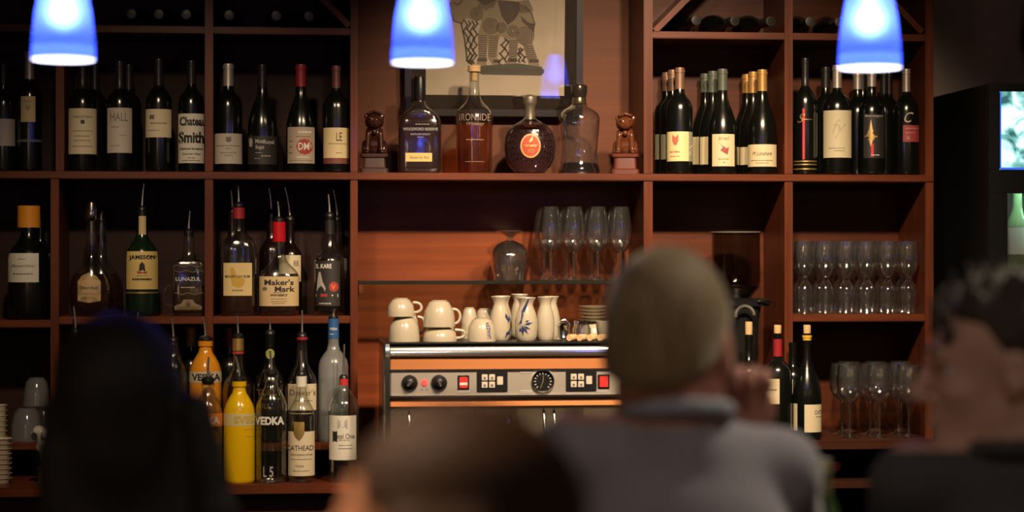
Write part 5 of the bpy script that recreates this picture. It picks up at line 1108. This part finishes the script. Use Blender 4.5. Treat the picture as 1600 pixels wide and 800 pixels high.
# ------------------------------------------------------------------ the guests' bar
ZBAR = 1.07
t = thing('bar_counter', 'dark wooden guest bar counter in front of the seated people', 'counter', (.4, -2.62, 0))
MB().box(-2.3, 2.3, -.30, .34, ZBAR-.045, ZBAR, .01).build('bar_top', DARKWOOD, t)
MB().box(-2.3, 2.3, .0, .04, 0, ZBAR-.045, .003).build('front_panel', DARKWOOD, t)
MB().tube([(-2.3, -.10, .22), (2.3, -.10, .22)], .02, 12).build('foot_rail', mat('brass_rail', (.5, .33, .12), .3, 1), t)
for x in (-2.1, -.7, .7, 2.1): MB().box(x-.015, x+.015, -.11, .0, .21, .235, .002).build('rail_bracket', mat('brass_rail', (.5, .33, .12), .3, 1), t)
# ------------------------------------------------------------------ people
def HP(px, py, d): return P(px, py, d-CAMD)
def V3(a): return np.array(a[:], float)
class Person:
    def __init__(s, label, c, face, sc, tdir, hipdrop=.70, name='person'):
        s.c = V3(c); s.sc = sc; s.f = V3(Vector(face).normalized()); s.u = np.array((0, 0, 1.0)); s.u = s.u-s.f*(s.u@s.f); s.u /= np.linalg.norm(s.u); s.l = np.cross(s.u, s.f)
        s.tf = V3(Vector(tdir).normalized()); s.tl = np.cross((0, 0, 1.0), s.tf); s.S = Soft(); s.skin = []; s.pelz = s.c[2]-hipdrop
        s.label = label; s.R = np.stack([s.f, s.l, s.u], 1)
    def hp(s, a, b, c_): return s.c+s.sc*(s.f*a+s.l*b+s.u*c_)
    def tp(s, o, a, b, c_): return np.array(o)+s.tf*a+s.tl*b+np.array((0, 0, c_))
    def head(s, nb):
        S_, k, q = s.S, s.sc, s.hp
        S_.ell(q(-.012, 0, .032), np.array((.098, .077, .094))*k, s.R, .02).ell(q(.028, 0, -.05), np.array((.064, .058, .072))*k, s.R, .03)
        S_.ell(q(.070, 0, -.104), np.array((.022, .026, .018))*k, s.R, .02)
        for e in (-1, 1):
            S_.cap(q(-.002, .050*e, -.055), q(.062, .018*e, -.103), .020*k, .016*k, .02); S_.ell(q(.062, .038*e, -.030), np.array((.022, .020, .018))*k, s.R, .015)
        S_.cap(q(.082, -.034, .022), q(.082, .034, .022), .013*k, k=.012)
        for e in (-1, 1): S_.ell(q(.104, .031*e, .0), np.array((.018, .015, .012))*k, s.R, .010, True)
        S_.cap(q(.088, 0, .008), q(.113, 0, -.032), .0085*k, .0125*k, .010)
        for e in (-1, 1): S_.ell(q(.100, .013*e, -.038), np.array((.011, .009, .008))*k, s.R, .005)
        S_.ell(q(.088, 0, -.066), np.array((.013, .024, .006))*k, s.R, .006).ell(q(.086, 0, -.079), np.array((.013, .020, .007))*k, s.R, .006)
        for e in (-1, 1):
            S_.ell(q(-.010, .080*e, -.006), np.array((.020, .008, .032))*k, s.R, .006); S_.ell(q(-.006, .086*e, .0), np.array((.010, .006, .016))*k, s.R, .004, True); S_.ell(q(-.002, .078*e, -.032), np.array((.009, .007, .010))*k, s.R, .005)
        S_.cap(q(-.025, 0, -.05), nb, .058*k, .062*k, .03)
    def torso(s, nb, half, thick=.11):
        S_ = s.S; pel = s.pel; ch = (np.array(nb)*.62+pel*.38)
        R = np.stack([s.tf, s.tl, (0, 0, 1)], 1)
        S_.ell(ch+np.array((0, 0, .02)), (thick, half*.93, .20), R, .05).ell((ch+pel)/2, (thick*.95, half*.80, .18), R, .05).ell(pel, (thick*1.1, half*.92, .12), R, .05)
        S_.cap(np.array(nb)+s.tl*.03-np.array((0, 0, .01)), s.shL, .055, .056, .04).cap(np.array(nb)-s.tl*.03-np.array((0, 0, .01)), s.shR, .055, .056, .04)
    def arm(s, sh, el, wr, hdir, pn, curl, k=.02):
        S_ = s.S; S_.cap(sh, el, .054, .042, .03).cap(el, wr, .041, .028, .02); s.hand(np.array(wr, float), hdir, pn, curl)
    def hand(s, wr, hd, pn, curl):
        S_ = s.S; hd = V3(Vector(hd).normalized()); pn = V3(Vector(pn).normalized()); pn = pn-hd*(pn@hd); pn /= np.linalg.norm(pn); sd = np.cross(hd, pn)
        R = np.stack([hd, sd, pn], 1); pc = wr+hd*.05
        S_.ell(pc, (.050, .040, .016), R, .012)
        for i, (o, L_) in enumerate(((-.030, .070), (-.010, .080), (.011, .075), (.030, .060))):
            a = wr+hd*.088+sd*o; ang = 0; d_ = hd
            for j, fr in enumerate((.45, .32, .23)):
                ang += curl*(.55, 1.0, .75)[j]; d_ = hd*math.cos(ang)-pn*math.sin(ang)*-1.0
                b = a+d_*L_*fr; S_.cap(a, b, .0098-.0010*j, .0090-.0010*j, .004); a = b
        a = wr+hd*.025-sd*.030; b = a+(hd*.6-sd*.75+pn*.25)*.035; c_ = b+(hd*.9-sd*.15+pn*.45)*.032; e = c_+(hd*.85+sd*.25+pn*.4)*.026
        S_.cap(a, b, .014, .012, .010).cap(b, c_, .011, .010, .004).cap(c_, e, .010, .008, .004)
        s.skin.append((wr-hd*.01, hd))
    def legs(s, spread=.10, knee=.43):
        S_ = s.S
        for e in (-1, 1):
            h = s.tp(s.pel, .02, .09*e, -.01); kn = s.tp(s.pel, knee, spread*e*1.3, -.02); an = s.tp(kn, -.10, 0, -.40)
            S_.cap(h, kn, .085, .058, .04).cap(kn, an, .056, .038, .02).cap(an, s.tp(an, .16, 0, -.045), .040, .030, .02)
            s.ank = an
    def finish(s, mats, nb, h=.008, bare=None):
        C, k, nbv = s.c, s.sc, np.array(nb); legz = s.pel[2]-.02; tf = s.tf; pel = s.pel; skl = s.skin; az = s.ank[2]-.015
        def pick(X):
            i = np.ones(len(X)); 
            hd = (X[:, 2] > nbv[2]+.035) & (np.linalg.norm(X[:, :2]-(C[:2]+nbv[:2])/2, axis=1) < .15*k+.02)
            i[hd] = 0
            if bare is not None: i[bare(X)] = 0
            for w_, d_ in skl: i[(np.linalg.norm(X-w_-d_*.07, axis=1) < .115) & (((X-w_)@d_) > 0)] = 0
            i[(((X-pel)@tf > .10) & (X[:, 2] < pel[2]+.07) & (X[:, 2] < 1.0)) | (X[:, 2] < legz)] = 2
            i[X[:, 2] < az] = 3
            return i
        root = thing('person', s.label, 'person', (float(pel[0]), float(pel[1]), 0.0), 0, 'people seated along the bar'); off = Vector(root.location)
        me = s.S.mesh('body', mats, h, pick); me.transform(Matrix.Translation(-off)); link('body', me, root)
        s.root = root; s.off = off
        for e in (-1, 1):
            q = s.hp(.0675, .031*e, .0); ey = MB().sphere((0, 0, 0), .0122*k, 12, 8).shift(Vector(q)-off).build('eye', EYEW, root)
            q2 = s.hp(.0757, .0315*e, .0); MB().sphere((0, 0, 0), .0056*k, 10, 6).shift(Vector(q2)-off).build('iris', EYEI, ey)
            a = [s.hp(.096-.010*abs(j-1), (.018+.014*j)*e, .026+.002*(j == 1)) for j in range(3)]
            MB().tube([Vector(v)-off for v in a], [.0035, .0042, .0025], 6).build('eyebrow', s.hairm, root)
        return root
    def add(s, soft, name, m, h=.007):
        me = soft.mesh(name, m, h); me.transform(Matrix.Translation(-s.off)); return link(name, me, s.root)
EYEW, EYEI = mat('eye_white', (.45, .42, .39), .5), mat('iris_brown', (.04, .02, .01), .1)
SKIN, SKIN2, SKIN3, SKIN4 = mat('ruddy_skin', (.52, .24, .17), .5, noise=.06), mat('fair_skin', (.52, .29, .21), .5, noise=.06), mat('warm_tan_skin', (.56, .27, .16), .5, noise=.06), mat('light_skin', (.50, .28, .20), .5, noise=.06)
SHOE, DENIM, CHINO = mat('dark_leather', (.02, .015, .012), .4), mat('dark_denim', (.03, .035, .055), .8, noise=.2, nscale=300), mat('dark_trousers', (.03, .028, .028), .8)
def hairmat(n, a, b, sheen=.0):
    m = mat(n, a, .6, spec=.25); bs(m).inputs['Sheen Weight'].default_value = sheen; bs(m).inputs['Sheen Roughness'].default_value = .35; bs(m).inputs['Sheen Tint'].default_value = (1, .92, .72, 1); nt = m.node_tree; tc = nt.nodes.new('ShaderNodeTexCoord'); mp = nt.nodes.new('ShaderNodeMapping'); mp.inputs['Scale'].default_value = (160, 160, 9); n_ = nt.nodes.new('ShaderNodeTexNoise'); n_.inputs['Scale'].default_value = 1.5; n_.inputs['Detail'].default_value = 3
    r = nt.nodes.new('ShaderNodeValToRGB'); r.color_ramp.elements[0].color = (*a, 1); r.color_ramp.elements[1].color = (*b, 1); r.color_ramp.elements[0].position = .35; r.color_ramp.elements[1].position = .65
    bp = nt.nodes.new('ShaderNodeBump'); bp.inputs['Strength'].default_value = .5; bp.inputs['Distance'].default_value = .004
    nt.links.new(tc.outputs['Object'], mp.inputs[0]); nt.links.new(mp.outputs[0], n_.inputs['Vector']); nt.links.new(n_.outputs['Fac'], r.inputs[0]); nt.links.new(r.outputs[0], bs(m).inputs['Base Color']); nt.links.new(n_.outputs['Fac'], bp.inputs['Height']); nt.links.new(bp.outputs[0], bs(m).inputs['Normal']); return m
def stool(label, x, y, zs):
    t = thing('bar_stool', label, 'stool', (x, y, 0), group='stools under the guests')
    MB().lathe([(.16, zs-.05), (.18, zs-.04), (.185, zs-.015), (.17, zs-.002), (.05, zs)], 32).build('seat', mat('black_leather', (.015, .013, .012), .4), t)
    for a in range(4):
        c_, s_ = math.cos(a*math.pi/2+.785), math.sin(a*math.pi/2+.785); MB().tube([(c_*.12, s_*.12, zs-.045), (c_*.2, s_*.2, .010)], .014, 8).build('leg', DARKWOOD, t)
    MB().tube([(.178*math.cos(a*math.pi/12), .178*math.sin(a*math.pi/12), .25) for a in range(25)], .009, 8).build('foot_ring', CHROME, t)
def short_hair(p, m, front=.045, side=-.02, spikes=0, back=-.075):
    s = Soft(); k = p.sc
    s.ell(p.hp(-.014, 0, .035), np.array((.1025, .0805, .098))*k, p.R, .02).ell(p.hp(-.05, 0, -.02), np.array((.0575, .067, .072))*k, p.R, .025)
    def cutter(X):
        q = (X-p.c)@p.R/k; a = q[:, ...] if q.ndim == 2 else q
        f_, u_ = q[..., 0], q[..., 2]
        line = np.where(f_ > .03, front+(f_-.03)*.55, np.where(f_ > -.02, side+(f_+.02)*(front-side)/.05, back+(f_+.12)*(side-back)/.10))
        return (line-u_)*.75*k
    s.cut(cutter)
    for e in (-1, 1): s.ell(p.hp(-.004, .088*e, -.012), np.array((.026, .022, .034))*k, p.R, .008, True)
    if spikes:
        rr = random.Random(5)
        for i in range(spikes):
            a, b = rr.uniform(-.06, .085), rr.uniform(-.055, .055); zt = .035+.098*math.sqrt(max(.05, 1-((a+.014)/.1025)**2-(b/.0805)**2))
            s.cap(p.hp(a, b, zt-.012), p.hp(a+rr.uniform(-.012, .016), b*1.1, zt+rr.uniform(.010, .022)+max(0, a)*.22), .0095*k, .003*k, .008)
    p.add(s, 'hair', m, .006)

# --- man with short blond hair, back to us, hand at his mouth
p = Person('man with short blond hair and pale shirt seen from behind, hand raised to his face', HP(1047, 546, 2.85), (.55, 1, -.10), 1.10, (.08, 1, 0)); p.hairm = hairmat('blond_hair', (.15, .098, .045), (.28, .195, .10), .9)
nb = V3(HP(1058, 690, 2.83)); nb[2] = p.c[2]-.135; p.pel = np.array((nb[0]+.01, nb[1]-.03, p.pelz))
p.shL = V3(HP(900, 715, 2.85)); p.shR = V3(HP(1216, 735, 2.86))
p.torso(nb, .185); p.head(nb)
wr = V3(HP(1176, 690, 3.06)); p.arm(p.shR, V3(HP(1250, 860, 3.02)), wr, (-.012, -.02, .1), (-.35, -1, 0), 1.0)
wl = np.array((p.c[0]-.12, -2.74, ZBAR+.075)); p.arm(p.shL, np.array((p.shL[0]-.10, -3.0, 1.16)), wl, (.8, .5, -.05), (0, 0, -1), .35)
p.legs(); SH1 = mat('pale_grey_lilac_shirt', (.26, .235, .265), .85, bump=.15, nscale=25)
bs(SH1).inputs['Sheen Weight'].default_value = .5; p.finish([SKIN, SH1, CHINO, SHOE], nb); short_hair(p, p.hairm, .06, -.005, back=-.068)
col = Soft()
for i in range(14):
    a = 2*math.pi*i/14; b = 2*math.pi*(i+1)/14; c0 = nb+np.array((-.002, -.004, .035))
    col.cap(c0+np.array((.071*math.cos(a), .071*math.sin(a), .012-.012*math.sin(a))), c0+np.array((.071*math.cos(b), .071*math.sin(b), .012-.012*math.sin(b))), .014, k=.006)
p.add(col, 'collar', mat('pale_blue_collar', (.27, .275, .315), .85), .006)
stool('dark stool under the blond man', float(p.pel[0]), float(p.pel[1]), p.pelz-.148)
# --- man at the right in profile, looking left
p = Person('dark haired man in dark jacket at the right, face in profile looking left', HP(1560, 574, 2.85), (-1, .16, -.04), 1.06, (.05, 1, 0)); p.hairm = hairmat('dark_brown_hair', (.018, .012, .008), (.055, .038, .024), .35)
nb = V3(HP(1592, 700, 2.82)); nb[2] = p.c[2]-.150; p.pel = np.array((nb[0]+.03, nb[1]-.02, p.pelz))
p.shL = V3(HP(1425, 760, 2.83)); p.shR = V3(HP(1760, 765, 2.84))
p.torso(nb, .20); p.head(nb)
p.arm(p.shL, V3(HP(1385, 985, 2.92)), np.array((p.shL[0]+.10, -2.78, ZBAR+.08)), (.8, .5, -.05), (0, 0, -1), .4)
p.arm(p.shR, V3(HP(1800, 985, 2.92)), np.array((p.shR[0]-.06, -2.76, ZBAR+.08)), (-.5, .8, -.05), (0, 0, -1), .4)
p.legs(); JK = mat('dark_grey_jacket', (.055, .052, .050), .85, bump=.15, nscale=30)
p.finish([SKIN2, JK, CHINO, SHOE], nb); short_hair(p, p.hairm, .062, -.02, 26, back=-.08)
cl = Soft()
for i in range(14):
    a = 2*math.pi*i/14; b = 2*math.pi*(i+1)/14; c0 = nb+np.array((-.004, -.002, .035)); cl.cap(c0+np.array((.070*math.cos(a), .070*math.sin(a), -.008*math.sin(a))), c0+np.array((.070*math.cos(b), .070*math.sin(b), -.008*math.sin(b))), .013, k=.006)
p.add(cl, 'collar', JK, .006)
stool('dark stool under the man in the dark jacket', float(p.pel[0]), float(p.pel[1]), p.pelz-.148)
# --- woman with long black hair
p = Person('woman with long black hair seen from behind at the left', HP(182, 640, 2.9), (-.12, 1, -.04), 1.02, (-.05, 1, 0)); p.hairm = hairmat('black_hair', (.006, .005, .005), (.016, .012, .011))
nb = V3(HP(190, 800, 2.88)); nb[2] = p.c[2]-.155; p.pel = np.array((nb[0], nb[1]-.02, p.pelz))
p.shL = V3(HP(40, 890, 2.9)); p.shR = V3(HP(345, 890, 2.9))
p.torso(nb, .165, .10); p.head(nb)
for e, sh in ((-1, p.shL), (1, p.shR)): p.arm(sh, np.array((sh[0]+.09*e, -3.0, 1.16)), np.array((sh[0]-.03*e, -2.78, ZBAR+.10)), (-.5*e, .8, -.05), (0, 0, -1), .4)
p.legs(knee=.35); 
p.finish([SKIN4, mat('black_top', (.012, .011, .012), .8), DENIM, SHOE], nb, bare=lambda X: X[:, 2] > nb[2]-.05)
s = Soft(); q = p.hp
s.ell(q(-.018, 0, .036), np.array((.108, .087, .100))*p.sc, p.R, .02).ell(q(-.055, 0, -.05), np.array((.066, .086, .12))*p.sc, p.R, .03)
for i in range(11):
    b = -.078+.0156*i; e = i/10
    x0 = q(-.062+.25*b*b*4, b, -.06); x1 = q(-.085, b*1.05-.020, -.19); x2 = q(-.075, b*1.1-.075, -.34-.05*math.sin(i)); s.cap(x0, x1, .030, .027, .02).cap(x1, x2, .026, .012, .02)
for i in range(7):
    b = -.080-.004*i; x0 = q(.03-.02*i, b, .0); x1 = q(.01-.02*i, b-.025, -.14); x2 = q(.0-.015*i, b-.085, -.30); s.cap(x0, x1, .020, .024, .02).cap(x1, x2, .024, .014, .02)
for i in range(5): s.cap(q(.03-.02*i, .080, .0), q(.0-.02*i, .088, -.13), .016, .012, .02)
s.cut(lambda X: (((X-p.c)@p.R)[..., 0]/p.sc-np.where(((X-p.c)@p.R)[..., 2] > .055, .09, .045)))
p.add(s, 'long_hair', p.hairm, .007)
stool('dark stool under the woman with long black hair', float(p.pel[0]), float(p.pel[1]), p.pelz-.148)
# --- woman nearest to us, brown hair, face turned left
p = Person('brown haired woman closest to us at the bottom middle, face turned left', HP(688, 872, 1.75), (-1, .34, -.03), 1.0, (-.35, 1, 0)); p.hairm = hairmat('brown_hair', (.022, .010, .005), (.065, .030, .013))
nb = V3(HP(730, 1130, 1.72)); nb[2] = p.c[2]-.155; p.pel = np.array((nb[0], nb[1]-.02, p.pelz))
p.shL = p.tp(nb, 0, .165, -.045); p.shR = p.tp(nb, 0, -.165, -.045)
p.torso(nb, .165, .10); p.head(nb)
for e, sh in ((1, p.shL), (-1, p.shR)): p.arm(sh, p.tp(sh, .03, .06*e, -.27), p.tp(sh, .24, -.03*e, -.36), p.tf-p.tl*.4*e, (0, 0, -1), .4)
p.legs(knee=.35); p.finish([SKIN3, mat('olive_knit', (.10, .09, .06), .9, bump=.3, nscale=120), DENIM, SHOE], nb)
s = Soft(); q = p.hp
s.ell(q(-.022, 0, .036), np.array((.108, .086, .100))*p.sc, p.R, .02).ell(q(-.055, 0, -.05), np.array((.068, .082, .12))*p.sc, p.R, .03)
for i in range(11):
    b = -.075+.015*i; s.cap(q(-.06, b, -.06), q(-.085, b*1.05, -.17), .030, .026, .02).cap(q(-.085, b*1.05, -.17), q(-.08, b*.95, -.27), .026, .012, .02)
for e in (-1, 1):
    for i in range(4): s.cap(q(.02-.025*i, .078*e, .03), q(-.015-.025*i, .086*e, -.15), .016, .018, .02)
s.cut(lambda X: (((X-p.c)@p.R)[..., 0]/p.sc-np.where(((X-p.c)@p.R)[..., 2] > .075, .078, np.where(((X-p.c)@p.R)[..., 2] > .05, .055, .022))))
p.add(s, 'long_hair', p.hairm, .007)
stool('low dark stool under the brown haired woman', float(p.pel[0]), float(p.pel[1]), p.pelz-.148)
# --- bottle on the guest bar between the two men
d = 3.2; Y = d-CAMD; k = MPP(1285, Y); zt_ = P(1285, 716, Y).z; H = zt_-ZBAR; base = P(1285, 400, Y)
t = thing('foil_top_bottle', 'green bottle with gold foil neck standing on the guest bar between the two men', 'bottle', (base.x, Y, ZBAR+.0005))
MB().lathe([(.030, 0), (.034, .004), (.035, .02), (.035, H*.52), (.031, H*.62), (.022, H*.72), (.016, H*.79), (.0145, H*.86), (.014, H*.98)], 28).build('glass', mat('bright_green_glass', (.03, .06, .02), .06), t)
MB().lathe([(.0165, H*.78), (.0152, H*.86), (.0150, H*.90), (.0168, H*.905), (.0168, H*.94), (.0150, H*.95), (.0155, H*.985), (.010, H)], 24).build('foil', mat('pale_gold_foil', (.55, .48, .28), .3, .8), t)
MB().lathe([(.0355, H*.18), (.0355, H*.45)], 28, False, False).build('paper_label', CREAM, t)
